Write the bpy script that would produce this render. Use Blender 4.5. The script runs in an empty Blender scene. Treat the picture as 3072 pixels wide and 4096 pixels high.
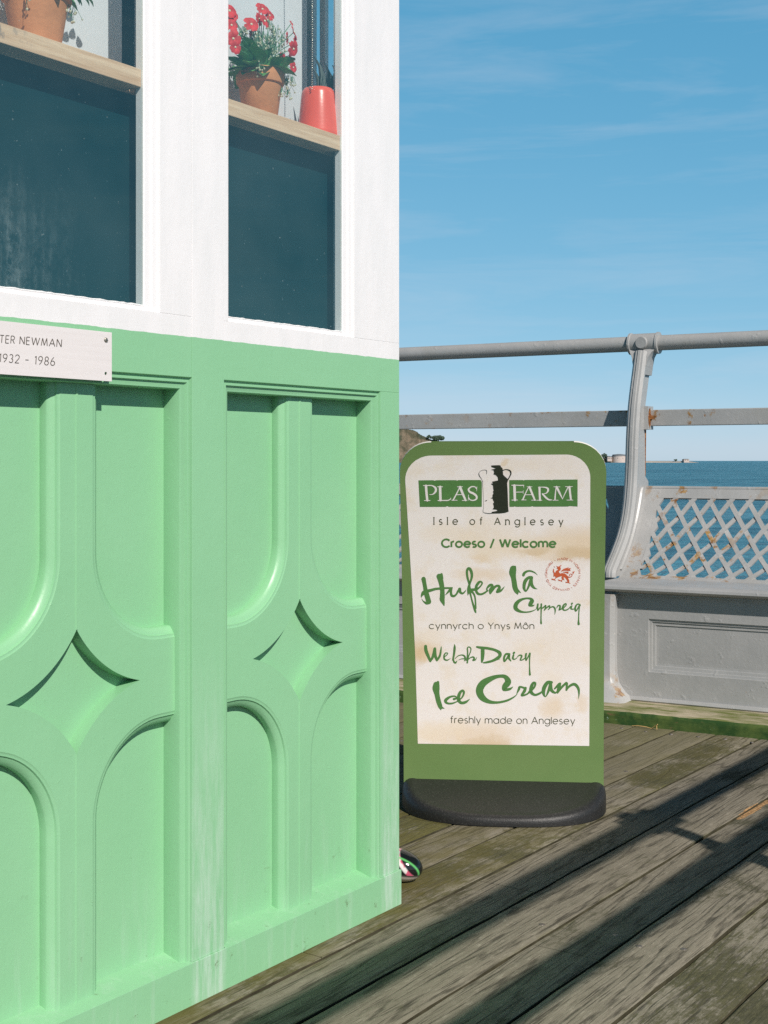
import bpy, math, random
from mathutils import Vector, Matrix
from mathutils.geometry import tessellate_polygon
random.seed(7)
R = math.radians
S = bpy.context.scene
COL = S.collection

# ------------------------------------------------------------------ camera, sky, sun, exposure
EYE = 0.9                       # metres above the deck
F = 5413.0                      # focal length in photograph pixels
CX, HY = 1536.0, 1843.0         # vanishing point straight ahead (photograph pixels)
cam = bpy.data.cameras.new('camera')
cam.sensor_width = 36.0
cam.lens = 36.0 * F / 4096.0
cam.shift_y = -(2048.0 - HY) / 4096.0
cam.clip_start = 0.02
cam.clip_end = 90000
co = bpy.data.objects.new('camera', cam)
COL.objects.link(co)
co.location = (0, 0, EYE)
co.rotation_euler = (R(90), 0, 0)
S.camera = co

SUN_EL, SUN_AZ = 38.0, 152.0    # azimuth clockwise from +Y
sdir = Vector((math.sin(R(SUN_AZ)) * math.cos(R(SUN_EL)), math.cos(R(SUN_AZ)) * math.cos(R(SUN_EL)), math.sin(R(SUN_EL))))
sun = bpy.data.lights.new('sun', 'SUN')
sun.energy = 5.0
sun.angle = R(0.55)
sun.color = (1.0, 0.93, 0.86)
so = bpy.data.objects.new('sun', sun)
COL.objects.link(so)
so.rotation_euler = (-sdir).to_track_quat('-Z', 'Y').to_euler()
so.location = (6, -8, 12)

W = bpy.data.worlds.new('World')
S.world = W
W.use_nodes = True
nt = W.node_tree
for n in list(nt.nodes):
    nt.nodes.remove(n)
def wn(t, **kw):
    n = nt.nodes.new(t)
    for k, v in kw.items():
        setattr(n, k, v)
    return n
sky = wn('ShaderNodeTexSky', sky_type='NISHITA', sun_disc=False)
sky.sun_elevation = R(SUN_EL)
sky.sun_rotation = R(SUN_AZ)
sky.air_density = 0.5
sky.dust_density = 0.3
sky.ozone_density = 5.0
tc = wn('ShaderNodeTexCoord')
mp = wn('ShaderNodeMapping')
mp.inputs['Scale'].default_value = (1.6, 1.6, 15)
mp.inputs['Rotation'].default_value = (R(2), R(3), 0)
nz = wn('ShaderNodeTexNoise')
nz.inputs['Scale'].default_value = 2.1
nz.inputs['Detail'].default_value = 7
nz.inputs['Roughness'].default_value = 0.62
nz.inputs['Distortion'].default_value = 0.5
cr = wn('ShaderNodeValToRGB')
cr.color_ramp.elements[0].position = 0.47
cr.color_ramp.elements[0].color = (0, 0, 0, 1)
cr.color_ramp.elements[1].position = 0.80
cr.color_ramp.elements[1].color = (.27, .27, .27, 1)
mx = wn('ShaderNodeMix', data_type='RGBA')
mx.inputs['B'].default_value = (6.2, 6.6, 7.4, 1)       # thin cirrus, same units as the sky
# film response of the sky colour: greens and blues lifted towards the zenith
spl = wn('ShaderNodeSeparateColor'); cmb = wn('ShaderNodeCombineColor')
for ch, (gain, power) in zip(('Red', 'Green', 'Blue'), ((1.06, 0.90), (0.78, 0.42), (0.80, 0.30))):
    m0 = wn('ShaderNodeMath', operation='MULTIPLY'); m0.inputs[1].default_value = 0.1
    m1 = wn('ShaderNodeMath', operation='POWER'); m1.inputs[1].default_value = power
    m2 = wn('ShaderNodeMath', operation='MULTIPLY'); m2.inputs[1].default_value = gain * 10.0
    nt.links.new(spl.outputs[ch], m0.inputs[0]); nt.links.new(m0.outputs[0], m1.inputs[0])
    nt.links.new(m1.outputs[0], m2.inputs[0]); nt.links.new(m2.outputs[0], cmb.inputs[ch])
bg = wn('ShaderNodeBackground')
bg.inputs['Strength'].default_value = 0.108
out = wn('ShaderNodeOutputWorld')
L = nt.links.new
L(tc.outputs['Generated'], mp.inputs['Vector'])
L(mp.outputs['Vector'], nz.inputs['Vector'])
L(nz.outputs['Fac'], cr.inputs['Fac'])
L(sky.outputs['Color'], spl.inputs['Color'])
L(cr.outputs['Color'], mx.inputs['Factor'])
L(cmb.outputs['Color'], mx.inputs['A'])
sx = wn('ShaderNodeSeparateXYZ')
L(tc.outputs['Generated'], sx.inputs[0])
zr = wn('ShaderNodeValToRGB')                      # sky above the view darkened to cut the fill light
zr.color_ramp.elements[0].position = 0.34; zr.color_ramp.elements[0].color = (1, 1, 1, 1)
zr.color_ramp.elements[1].position = 0.56; zr.color_ramp.elements[1].color = (.14, .14, .16, 1)
L(sx.outputs['Z'], zr.inputs['Fac'])
deep = wn('ShaderNodeMix', data_type='RGBA', blend_type='MULTIPLY')
deep.inputs['Factor'].default_value = 1.0
L(mx.outputs['Result'], deep.inputs['A']); L(zr.outputs['Color'], deep.inputs['B'])
L(deep.outputs['Result'], bg.inputs['Color'])
L(bg.outputs['Background'], out.inputs['Surface'])

S.view_settings.view_transform = 'Standard'
S.view_settings.look = 'None'
S.view_settings.exposure = -0.04
S.view_settings.gamma = 1.0
S.render.engine = 'CYCLES'
S.cycles.max_bounces = 8
S.cycles.transparent_max_bounces = 12
S.cycles.use_denoising = False

# ------------------------------------------------------------------ helpers
class MB:
    """collects vertices and faces of one mesh"""
    def __init__(s):
        s.v = []; s.f = []; s.m = []
    def add(s, vs, fs, mi=0):
        b = len(s.v)
        s.v += [tuple(p) for p in vs]
        for f in fs:
            s.f.append(tuple(i + b for i in f)); s.m.append(mi)
    def box(s, x0, x1, y0, y1, z0, z1, mi=0):
        s.add([(x0,y0,z0),(x1,y0,z0),(x1,y1,z0),(x0,y1,z0),(x0,y0,z1),(x1,y0,z1),(x1,y1,z1),(x0,y1,z1)],
              [(0,3,2,1),(4,5,6,7),(0,1,5,4),(1,2,6,5),(2,3,7,6),(3,0,4,7)], mi)
    def quad(s, a, b, c, d, mi=0):
        s.add([a, b, c, d], [(0,1,2,3)], mi)
    def tube(s, pts, r, seg=14, mi=0, caps=True):
        pts = [Vector(p) for p in pts]
        rings = []
        up = None
        for i, p in enumerate(pts):
            t = (pts[min(i+1, len(pts)-1)] - pts[max(i-1, 0)]).normalized()
            if up is None:
                up = Vector((0,0,1)) if abs(t.z) < .9 else Vector((1,0,0))
            a = t.cross(up).normalized(); b = a.cross(t).normalized(); up = b
            rr = r[i] if isinstance(r, (list, tuple)) else r
            rings.append([p + a*rr*math.cos(2*math.pi*k/seg) + b*rr*math.sin(2*math.pi*k/seg) for k in range(seg)])
        vs = [q for g in rings for q in g]; fs = []
        for i in range(len(pts)-1):
            for k in range(seg):
                fs.append((i*seg+k, i*seg+(k+1)%seg, (i+1)*seg+(k+1)%seg, (i+1)*seg+k))
        if caps:
            fs.append(tuple(range(seg))); fs.append(tuple(range(len(vs)-1, len(vs)-1-seg, -1)))
        s.add(vs, fs, mi)
    def lathe(s, prof, c=(0,0,0), seg=40, mi=0):
        vs = []; fs = []; n = len(prof)
        for (r, z) in prof:
            for k in range(seg):
                a = 2*math.pi*k/seg
                vs.append((c[0]+r*math.cos(a), c[1]+r*math.sin(a), c[2]+z))
        for i in range(n-1):
            for k in range(seg):
                fs.append((i*seg+k, i*seg+(k+1)%seg, (i+1)*seg+(k+1)%seg, (i+1)*seg+k))
        s.add(vs, fs, mi)
    def grid(s, rows, mi=0, closed=False):
        n = len(rows[0]); vs = [p for r in rows for p in r]; fs = []
        for i in range(len(rows)-1):
            for k in range(n if closed else n-1):
                fs.append((i*n+k, i*n+(k+1)%n, (i+1)*n+(k+1)%n, (i+1)*n+k))
        s.add(vs, fs, mi)
    def poly(s, loops, fn, mi=0):
        """fills a flat outline (with holes); fn turns (u, v) into a point"""
        flat = [p for l in loops for p in l]
        tris = tessellate_polygon([[Vector((p[0], p[1], 0)) for p in l] for l in loops])
        s.add([fn(*p) for p in flat], [tuple(t) for t in tris], mi)
    def build(s, name, mats, parent=None, smooth=None, bevel=0, weld=False):
        me = bpy.data.meshes.new(name)
        me.from_pydata(s.v, [], s.f); me.update()
        for m in (mats if isinstance(mats, (list, tuple)) else [mats]):
            me.materials.append(m)
        me.polygons.foreach_set('material_index', s.m)
        if smooth is not None:
            me.polygons.foreach_set('use_smooth', [True]*len(me.polygons))
            me.set_sharp_from_angle(angle=R(smooth))
        o = bpy.data.objects.new(name, me); COL.objects.link(o)
        if parent is not None:
            o.parent = parent
        if weld:
            w = o.modifiers.new('weld', 'WELD'); w.merge_threshold = 0.00005
        if bevel:
            b = o.modifiers.new('bevel', 'BEVEL'); b.width = bevel; b.segments = 2; b.limit_method = 'ANGLE'
        return o
def tag(o, label, cat, group=None):
    o['label'] = label; o['category'] = cat
    if group: o['group'] = group
    return o
def empty(name, loc=(0,0,0), rz=0.0):
    o = bpy.data.objects.new(name, None); COL.objects.link(o)
    o.location = loc; o.rotation_euler = (0, 0, rz); o.empty_display_size = .2
    return o
def ray(px, py):
    return Vector(((px-CX)/F, 1.0, (HY-py)/F))

# ------------------------------------------------------------------ materials
class NT:
    def __init__(s, name):
        s.m = bpy.data.materials.new(name); s.m.use_nodes = True
        s.t = s.m.node_tree; s.t.nodes.clear()
        s.out = s.t.nodes.new('ShaderNodeOutputMaterial')
        s.tc = s.t.nodes.new('ShaderNodeTexCoord')
    def n(s, t, **kw):
        n = s.t.nodes.new(t)
        for k, v in kw.items(): setattr(n, k, v)
        return n
    def l(s, a, b): s.t.links.new(a, b)
    def set(s, sock, v):
        if hasattr(v, 'links'): s.l(v, sock)
        else:
            if isinstance(v, (tuple, list)) and len(v) == 3 and sock.type == 'RGBA': v = (*v, 1)
            sock.default_value = v
    def mapped(s, scale=(1,1,1), loc=(0,0,0), rot=(0,0,0), vec=None):
        m = s.n('ShaderNodeMapping')
        m.inputs['Scale'].default_value = scale; m.inputs['Location'].default_value = loc
        m.inputs['Rotation'].default_value = rot
        s.l(vec if vec is not None else s.tc.outputs['Object'], m.inputs['Vector'])
        return m.outputs['Vector']
    def noise(s, scale=5, detail=4, rough=.55, vec=None, dist=0.0, sc3=None):
        n = s.n('ShaderNodeTexNoise')
        n.inputs['Scale'].default_value = scale; n.inputs['Detail'].default_value = detail
        n.inputs['Roughness'].default_value = rough; n.inputs['Distortion'].default_value = dist
        s.l(vec if vec is not None else (s.mapped(sc3) if sc3 else s.tc.outputs['Object']), n.inputs['Vector'])
        return n.outputs['Fac']
    def ramp(s, fac, a, b, ca=(0,0,0), cb=(1,1,1)):
        r = s.n('ShaderNodeValToRGB')
        e = r.color_ramp.elements
        e[0].position = a; e[1].position = b
        e[0].color = (*ca, 1); e[1].color = (*cb, 1)
        s.l(fac, r.inputs['Fac'])
        return r.outputs['Color']
    def mapr(s, v, a, b, va=0.0, vb=1.0):
        m = s.n('ShaderNodeMapRange')
        s.set(m.inputs['Value'], v)
        for n_, q in (('From Min', a), ('From Max', b), ('To Min', va), ('To Max', vb)): m.inputs[n_].default_value = q
        return m.outputs['Result']
    def mix(s, f, a, b, mode='MIX'):
        m = s.n('ShaderNodeMix', data_type='RGBA', blend_type=mode)
        s.set(m.inputs['Factor'], f); s.set(m.inputs['A'], a); s.set(m.inputs['B'], b)
        return m.outputs['Result']
    def math(s, op, a, b=0.0, c=0.0):
        m = s.n('ShaderNodeMath', operation=op)
        s.set(m.inputs[0], a); s.set(m.inputs[1], b); s.set(m.inputs[2], c)
        return m.outputs[0]
    def sep(s, vec=None):
        x = s.n('ShaderNodeSeparateXYZ'); s.l(vec if vec is not None else s.tc.outputs['Object'], x.inputs[0])
        return x.outputs
    def comb(s, x, y, z):
        c = s.n('ShaderNodeCombineXYZ')
        s.set(c.inputs[0], x); s.set(c.inputs[1], y); s.set(c.inputs[2], z)
        return c.outputs[0]
    def bump(s, h, strength=.3, dist=.01, normal=None):
        b = s.n('ShaderNodeBump')
        b.inputs['Strength'].default_value = strength; b.inputs['Distance'].default_value = dist
        s.l(h, b.inputs['Height'])
        if normal is not None: s.l(normal, b.inputs['Normal'])
        return b.outputs['Normal']
    def bsdf(s, color, rough=.5, normal=None, metallic=0.0, spec=.5, **kw):
        b = s.n('ShaderNodeBsdfPrincipled')
        s.set(b.inputs['Base Color'], color); s.set(b.inputs['Roughness'], rough)
        b.inputs['Metallic'].default_value = metallic
        b.inputs['Specular IOR Level'].default_value = spec
        for k, v in kw.items(): s.set(b.inputs[k.replace('_', ' ')], v)
        if normal is not None: s.l(normal, b.inputs['Normal'])
        s.l(b.outputs[0], s.out.inputs['Surface'])
        return b

GREEN = (0.235, 0.50, 0.275)
WHITE = (0.80, 0.775, 0.775)
def mat_kiosk(name, two_tone=True, col=GREEN):
    k = NT(name)
    x, y, z = k.sep()
    # broad, faint fading plus fine brush marks
    fade = k.noise(3.0, 5, .6)
    streak = k.noise(9, 5, .6, sc3=(6, 6, .7))
    g = k.mix(k.ramp(fade, .3, .75), col, tuple(c*1.0+.03 for c in col))
    xp = k.math('ABSOLUTE', k.math('ADD', x, .577))
    xq = k.math('ABSOLUTE', k.math('ADD', x, .030))
    post = k.math('MAXIMUM', k.mapr(xp, .032, .046, 1, 0), k.mapr(xq, .024, .04, 1, 0))
    worn = k.math('MULTIPLY', k.math('MULTIPLY', post, k.mapr(z, .05, .62, .70, 0)), k.ramp(k.noise(10, 6, .7, sc3=(7, 7, .8)), .38, .62))
    chalk = k.math('ADD', worn, k.math('MULTIPLY', k.ramp(streak, .52, .74), k.mapr(z, 0.0, .30, .28, .0)))
    g = k.mix(chalk, g, (.50, .64, .54))
    grime = k.math('MULTIPLY', k.ramp(k.noise(30, 7, .75), .62, .70), k.mapr(z, .0, .30, .85, .0))
    g = k.mix(grime, g, (.10, .13, .05))
    if two_tone:
        edge = k.math('ADD', z, k.math('MULTIPLY', k.math('SUBTRACT', k.noise(30, 3, .6, sc3=(1, 1, .2)), .5), .0042))
        g = k.mix(k.math('GREATER_THAN', edge, 1.105), g, k.mix(k.ramp(k.noise(5, 4, .6, sc3=(5,5,1)), .4, .7), WHITE, (.75, .735, .735)))
    h = k.math('ADD', k.math('MULTIPLY', k.noise(110, 3, .6, sc3=(1, 1, .25)), .45), k.math('MULTIPLY', k.noise(22, 4, .6), 1.3))
    h = k.math('ADD', h, k.math('MULTIPLY', k.ramp(k.noise(120, 2, .5), .70, .78), .9))
    k.bsdf(g, .38, k.bump(h, .15, .0035), spec=.45)
    return k.m
M_FRAME = mat_kiosk('painted_frame')
M_GREEN = mat_kiosk('green_paint', False)
M_WHITE = mat_kiosk('white_paint', False, WHITE)
def mat_simple(name, col, rough=.5, var=.12, scale=12, bump=.15, bscale=60, spec=.5, metallic=0.0, **kw):
    k = NT(name)
    dark = tuple(c*(1-var) for c in col); lite = tuple(min(1, c*(1+var)) for c in col)
    c = k.mix(k.ramp(k.noise(scale, 5, .6), .3, .7), dark, lite)
    k.bsdf(c, rough, k.bump(k.noise(bscale, 4, .6), bump, .004), metallic, spec, **kw)
    return k.m
def mat_grey(name, rust=.62, extra=None):
    """grey aluminium paint, pitted and flecked with rust"""
    k = NT(name)
    c = k.mix(k.ramp(k.noise(7, 5, .6), .3, .7), (.315, .32, .318), (.385, .385, .38))
    c = k.mix(k.math('MULTIPLY', k.ramp(k.noise(4, 6, .65, sc3=(1,1,.35)), .55, .75), .35), c, (.30, .29, .24))
    rm = k.math('MULTIPLY', k.ramp(k.noise(11, 7, .7), rust, rust+.05), k.ramp(k.noise(2.2, 3, .5), .42, .56))
    c = k.mix(rm, c, k.mix(k.ramp(k.noise(60, 4, .6), .35, .65), (.16, .065, .020), (.36, .22, .07)))
    c = k.mix(k.ramp(k.noise(90, 2, .5), .74, .77), c, (.46, .45, .43))
    h = k.math('ADD', k.noise(60, 4, .65), k.math('MULTIPLY', k.ramp(k.noise(28, 3, .5), .62, .72), 1.3))
    r = k.math('ADD', .40, k.math('MULTIPLY', rm, .4))
    k.bsdf(c, r, k.bump(h, .22, .004), .0, .55)
    return k.m
M_RAIL = mat_grey('grey_metal_paint', .68)
M_LATT = mat_grey('rusty_grey_paint', .54)
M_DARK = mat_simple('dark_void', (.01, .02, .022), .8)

def mat_glass():
    k = NT('window_glass')
    lw = k.n('ShaderNodeLayerWeight'); lw.inputs['Blend'].default_value = .5
    fac = k.math('ADD', .105, k.math('MULTIPLY', k.math('POWER', lw.outputs['Facing'], 5.0), .9))
    x, y, z = k.sep()
    tr = k.n('ShaderNodeBsdfTransparent'); tr.inputs['Color'].default_value = (.90, .95, .94, 1)
    gl = k.n('ShaderNodeBsdfGlossy'); gl.inputs['Roughness'].default_value = .015
    gl.inputs['Color'].default_value = (.55, 1.0, .97, 1)
    df = k.n('ShaderNodeBsdfDiffuse'); df.inputs['Color'].default_value = (.68, .82, .82, 1)
    # dried water runs and specks of dirt on the pane
    runs = k.math('MULTIPLY', k.ramp(k.noise(14, 5, .6, sc3=(3.2, 1, .30), dist=.2), .40, .70), k.ramp(k.noise(60, 5, .75, sc3=(1, 1, .7)), .40, .68))
    low = k.math('MULTIPLY', k.mapr(z, 1.14, 1.34, 1, 0), k.mapr(x, -.84, -1.0))
    speck = k.ramp(k.noise(170, 2, .5), .745, .77)
    film = k.math('MULTIPLY', k.ramp(k.noise(3.0, 4, .6), .25, .75), .038)
    dm = k.math('ADD', k.math('ADD', k.math('MULTIPLY', k.math('MULTIPLY', runs, low), .30), k.math('MULTIPLY', speck, .14)), film)
    m1 = k.n('ShaderNodeMixShader'); m2 = k.n('ShaderNodeMixShader')
    k.l(fac, m1.inputs[0]); k.l(tr.outputs[0], m1.inputs[1]); k.l(gl.outputs[0], m1.inputs[2])
    k.l(dm, m2.inputs[0]); k.l(m1.outputs[0], m2.inputs[1]); k.l(df.outputs[0], m2.inputs[2])
    k.l(m2.outputs[0], k.out.inputs['Surface'])
    return k.m
M_GLASS = mat_glass()

def mat_shelf():
    k = NT('bare_pine')
    g = k.noise(22, 6, .65, sc3=(.35, 6, 6), dist=.3)
    c = k.mix(k.ramp(g, .3, .7), (.58, .35, .21), (.80, .57, .40))
    st = k.ramp(k.noise(40, 5, .65, sc3=(1.5, 1, 1)), .55, .62)
    x, y, z = k.sep()
    st = k.math('MULTIPLY', st, k.ramp(k.math('MULTIPLY', x, -1), .93, 1.0, (0,0,0), (.55,.55,.55)))
    c = k.mix(st, c, (.16, .15, .15))
    k.bsdf(c, .65, k.bump(g, .25, .003), spec=.3)
    return k.m
M_SHELF = mat_shelf()
M_TERRA = mat_simple('terracotta', (.60, .245, .105), .75, .16, 22, .18, 160, .25)
M_REDPOT = mat_simple('orange_red_glaze', (.82, .105, .06), .28, .05, 10, .05, 90, .5)

# ------------------------------------------------------------------ deck (structure)
DX = Vector((.566, .824, 0)).normalized()         # along the planks and the kiosk face
NX = Vector((DX.y, -DX.x, 0))                     # out of the kiosk face
ROT = math.atan2(DX.y, DX.x)
PW = 0.139
def mat_deck():
    k = NT('weathered_deck_wood')
    x, y, z = k.sep()
    idx = k.math('FLOOR', k.math('DIVIDE', k.math('SUBTRACT', y, 1.48), PW))
    fr = k.math('FRACT', k.math('DIVIDE', k.math('SUBTRACT', y, 1.48), PW))
    wn_ = k.n('ShaderNodeTexWhiteNoise', noise_dimensions='1D'); k.l(idx, wn_.inputs['W'])
    rnd = wn_.outputs['Value']
    off = k.comb(k.math('ADD', x, k.math('MULTIPLY', rnd, 37.0)), k.math('ADD', y, k.math('MULTIPLY', rnd, 5.0)), z)
    warp = k.noise(1.8, 3, .5, vec=off)
    oy = k.math('ADD', k.math('ADD', y, k.math('MULTIPLY', rnd, 5.0)), k.math('MULTIPLY', warp, .022))
    xo = k.math('ADD', x, k.math('MULTIPLY', rnd, 37.0))
    gn = k.noise(1.0, 3, .5, vec=k.comb(k.math('MULTIPLY', xo, .8), k.math('MULTIPLY', oy, 9.0), 0.0))
    rings = k.math('SINE', k.math('MULTIPLY', gn, 75.0))                      # growth rings as thin contour lines
    wob = k.noise(1.0, 4, .7, vec=k.comb(k.math('MULTIPLY', xo, 14.0), k.math('MULTIPLY', oy, 120.0), 0.0))
    crack = k.math('ADD', rings, k.math('MULTIPLY', k.math('SUBTRACT', wob, .5), 3.4))
    gv2 = k.comb(k.math('MULTIPLY', xo, 7.0), k.math('MULTIPLY', oy, 260.0), 0.0)
    fine = k.noise(1.0, 3, .6, vec=gv2, dist=.25)
    patch = k.noise(3.2, 6, .68, vec=off, dist=.3)
    fleck = k.noise(1.0, 6, .8, vec=k.comb(k.math('MULTIPLY', xo, 30.0), k.math('MULTIPLY', oy, 110.0), 0.0))
    c = k.mix(k.ramp(rnd, 0, 1), (.215, .190, .145), (.330, .298, .232))
    c = k.mix(k.ramp(wob, .35, .65, (.5,.5,.5), (0,0,0)), c, (.13, .115, .083))
    c = k.mix(k.math('MULTIPLY', k.ramp(fleck, .54, .68), .6), c, (.43, .385, .31))
    c = k.mix(k.mapr(crack, .55, 1.25, 0, .80), c, (.050, .044, .032))
    c = k.mix(k.ramp(fine, .36, .44, (.8,.8,.8), (0,0,0)), c, (.045, .040, .029))
    # dark algae bloom, plank by plank, worn through along the grain
    lvl = k.math('ADD', patch, k.math('ADD', k.math('MULTIPLY', k.math('SUBTRACT', fleck, .5), .75), k.math('MULTIPLY', k.math('SUBTRACT', rnd, .45), .26)))
    am = k.mapr(lvl, .46, .58, 0, .90)
    mossy = k.mix(k.ramp(rnd, .45, .75), (.090, .085, .050), (.120, .115, .036))
    c = k.mix(am, c, k.mix(k.ramp(fleck, .35, .62), (.024, .026, .012), mossy))
    grain = wob
    # yellow-green moss along the joints
    edge = k.math('MINIMUM', fr, k.math('SUBTRACT', 1.0, fr))
    mm = k.math('MULTIPLY', k.ramp(edge, .02, .075, (1,1,1), (0,0,0)), k.ramp(k.noise(4, 5, .65, vec=off), .50, .62))
    c = k.mix(k.math('MULTIPLY', mm, .55), c, (.125, .125, .030))
    # damp green strip along the foot of the kiosk
    near = k.math('MULTIPLY', k.mapr(k.math('ADD', y, k.math('MULTIPLY', k.noise(9, 4, .6), .12)), 1.50, 1.585), k.ramp(k.noise(6, 5, .65, sc3=(1,3,1)), .36, .56))
    near = k.math('MULTIPLY', near, k.mapr(x, 2.3, 3.0, .88, .35))
    c = k.mix(near, c, (.105, .09, .022))
    # mossier, smoother boards towards the far rail
    far = k.math('MULTIPLY', k.mapr(x, 3.0, 3.7), k.mapr(y, 1.60, 1.64))
    c = k.mix(k.math('MULTIPLY', far, .6), c, (.175, .160, .098))
    # one rotten orange-brown split in a plank
    rx = k.math('DIVIDE', k.math('SUBTRACT', x, 3.43), .13); ry = k.math('DIVIDE', k.math('SUBTRACT', y, 1.195), .016)
    rot = k.math('ADD', k.math('MULTIPLY', rx, rx), k.math('MULTIPLY', ry, ry))
    rot = k.math('ADD', rot, k.math('MULTIPLY', k.math('SUBTRACT', k.noise(40, 4, .6), .5), 2.2))
    c = k.mix(k.ramp(rot, .7, .9, (1,1,1), (0,0,0)), c, k.mix(k.ramp(k.noise(150, 4, .7), .35, .65), (.16, .075, .03), (.55, .34, .16)))
    h = k.math('ADD', k.math('MULTIPLY', grain, .5), k.math('ADD', k.math('MULTIPLY', fine, .5), k.math('ADD', k.math('MULTIPLY', fleck, .4), k.mapr(crack, .4, 1.3, .5, 0))))
    k.bsdf(c, k.ramp(patch, .3, .8, (.72,.72,.72), (.9,.9,.9)), k.bump(h, .5, .004), spec=.2)
    return k.m
M_DECK = mat_deck()
M_NAIL = mat_simple('weathered_nail', (.17, .15, .13), .5, .5, 60, .2, 300, .5, .5)
deck = MB()
Rd = random.Random(3)
for kidx in range(-15, 44):
    y0 = 1.48 + PW*kidx; y1 = y0 + PW
    zj = Rd.uniform(-.0018, .0)
    tilt = Rd.uniform(-.001, .001)
    xend = 5.62 + .079*(y0-1.5)
    xs = [-4.0]
    while xs[-1] < xend - 3.2:
        xs.append(xs[-1] + Rd.uniform(2.2, 3.6))
    xs.append(xend)
    for a, b in zip(xs[:-1], xs[1:]):
        near = y0 < 2.6 and b > 0
        nseg = max(2, int((b-a)/(.06 if near else .5)))
        rows = []
        e0 = e1 = 0.0
        for i in range(nseg+1):
            t = i/nseg; xx = a+.0015+(b-a-.003)*t
            e0 = e0*.7 + Rd.uniform(-.0011, .0011); e1 = e1*.7 + Rd.uniform(-.0011, .0011)
            ya = y0 + .0026 + abs(e0)*1.3; yb = y1 - .0020 - abs(e1)*1.3
            ch = .0014 + abs(Rd.uniform(0, .0016)); ch2 = .0014 + abs(Rd.uniform(0, .0016))
            rows.append([(xx, ya, -.05), (xx, ya, zj-ch*.6), (xx, ya+ch, zj-.0003), (xx, ya+PW*.3, zj+tilt*.3), (xx, yb-PW*.3, zj-tilt*.3), (xx, yb-ch2, zj-.0003), (xx, yb, zj-ch2*.9), (xx, yb, -.05)])
        deck.grid([r_[1:7] for r_ in rows])
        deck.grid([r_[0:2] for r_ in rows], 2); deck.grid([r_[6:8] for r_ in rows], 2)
        deck.add(rows[0], [(0,1,2,3,4,5,6,7)]); deck.add(rows[-1], [(7,6,5,4,3,2,1,0)])
    for xl in (1.1, 2.35, 3.62):
        for yy in (.028, .11):
            if Rd.random() < .6 and -.3 < y0 < 2.4:
                cx, cy = xl + Rd.uniform(-.02, .02), y0 + yy + Rd.uniform(-.006, .006)
                deck.lathe([(0, .0012), (.0055, .0010), (.0072, -.001)], (cx, cy, zj), 10, 1)
for q in range(22):                                    # nail heads in a row in front of the kerb timber
    p = Vector((.866, -.5, 0))*(-2.2+q*.088) + Vector((.5, .866, 0))*(4.335+Rd.uniform(-.008, .008))
    deck.lathe([(0, .0022), (.0055, .0016), (.0065, -.001)], (p.dot(DX), -p.dot(NX), 0), 10, 1)
M_GAPSHADE = mat_simple('gap_shade_wood', (.060, .055, .034), .9, .4, 20, .2, 60, .1)  # algae-stained plank sides, painted darker to stand in for shade in the gaps
dk = deck.build('deck', [M_DECK, M_NAIL, M_GAPSHADE], None, 30)
dk.rotation_euler = (0, 0, ROT)
dk['kind'] = 'structure'

# ------------------------------------------------------------------ sea (structure)
def mat_sea():
    k = NT('sea_water')
    p = k.n('ShaderNodeNewGeometry').outputs['Position']
    a = k.noise(.55, 5, .6, vec=k.mapped((.5, 1, 1), vec=p), dist=.3)
    b = k.noise(.09, 4, .6, vec=k.mapped((.4, 1, 1), vec=p))
    c_ = k.noise(2.6, 3, .6, vec=k.mapped((.7, 1, 1), vec=p))
    h = k.math('ADD', k.math('MULTIPLY', a, 1.0), k.math('ADD', k.math('MULTIPLY', b, 2.2), k.math('MULTIPLY', c_, .3)))
    chop = k.math('ADD', k.math('MULTIPLY', k.noise(.16, 6, .72, vec=k.mapped((.8, 1, 1), vec=p)), .6), k.math('MULTIPLY', k.noise(.02, 6, .7, vec=k.mapped((.5, 1, 1), vec=p)), .4))
    col = k.mix(k.ramp(chop, .44, .57), (.004, .085, .135), (.055, .215, .290))
    k.bsdf(col, .25, k.bump(h, 1.0, 1.6), spec=.5, IOR=1.10)
    return k.m
sea = MB()
seg = 48
rad = [0.0, 40, 150, 600, 2500, 9000, 60000]
rows = [[(r*math.cos(2*math.pi*q/seg), r*math.sin(2*math.pi*q/seg), -4.5) for q in range(seg)] for r in rad[1:]]
sea.add([(0, 0, -4.5)] + rows[0], [(0, 1+q, 1+(q+1) % seg) for q in range(seg)])
sea.grid(rows, closed=True)
so_ = sea.build('sea', mat_sea()); so_['kind'] = 'structure'

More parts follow.
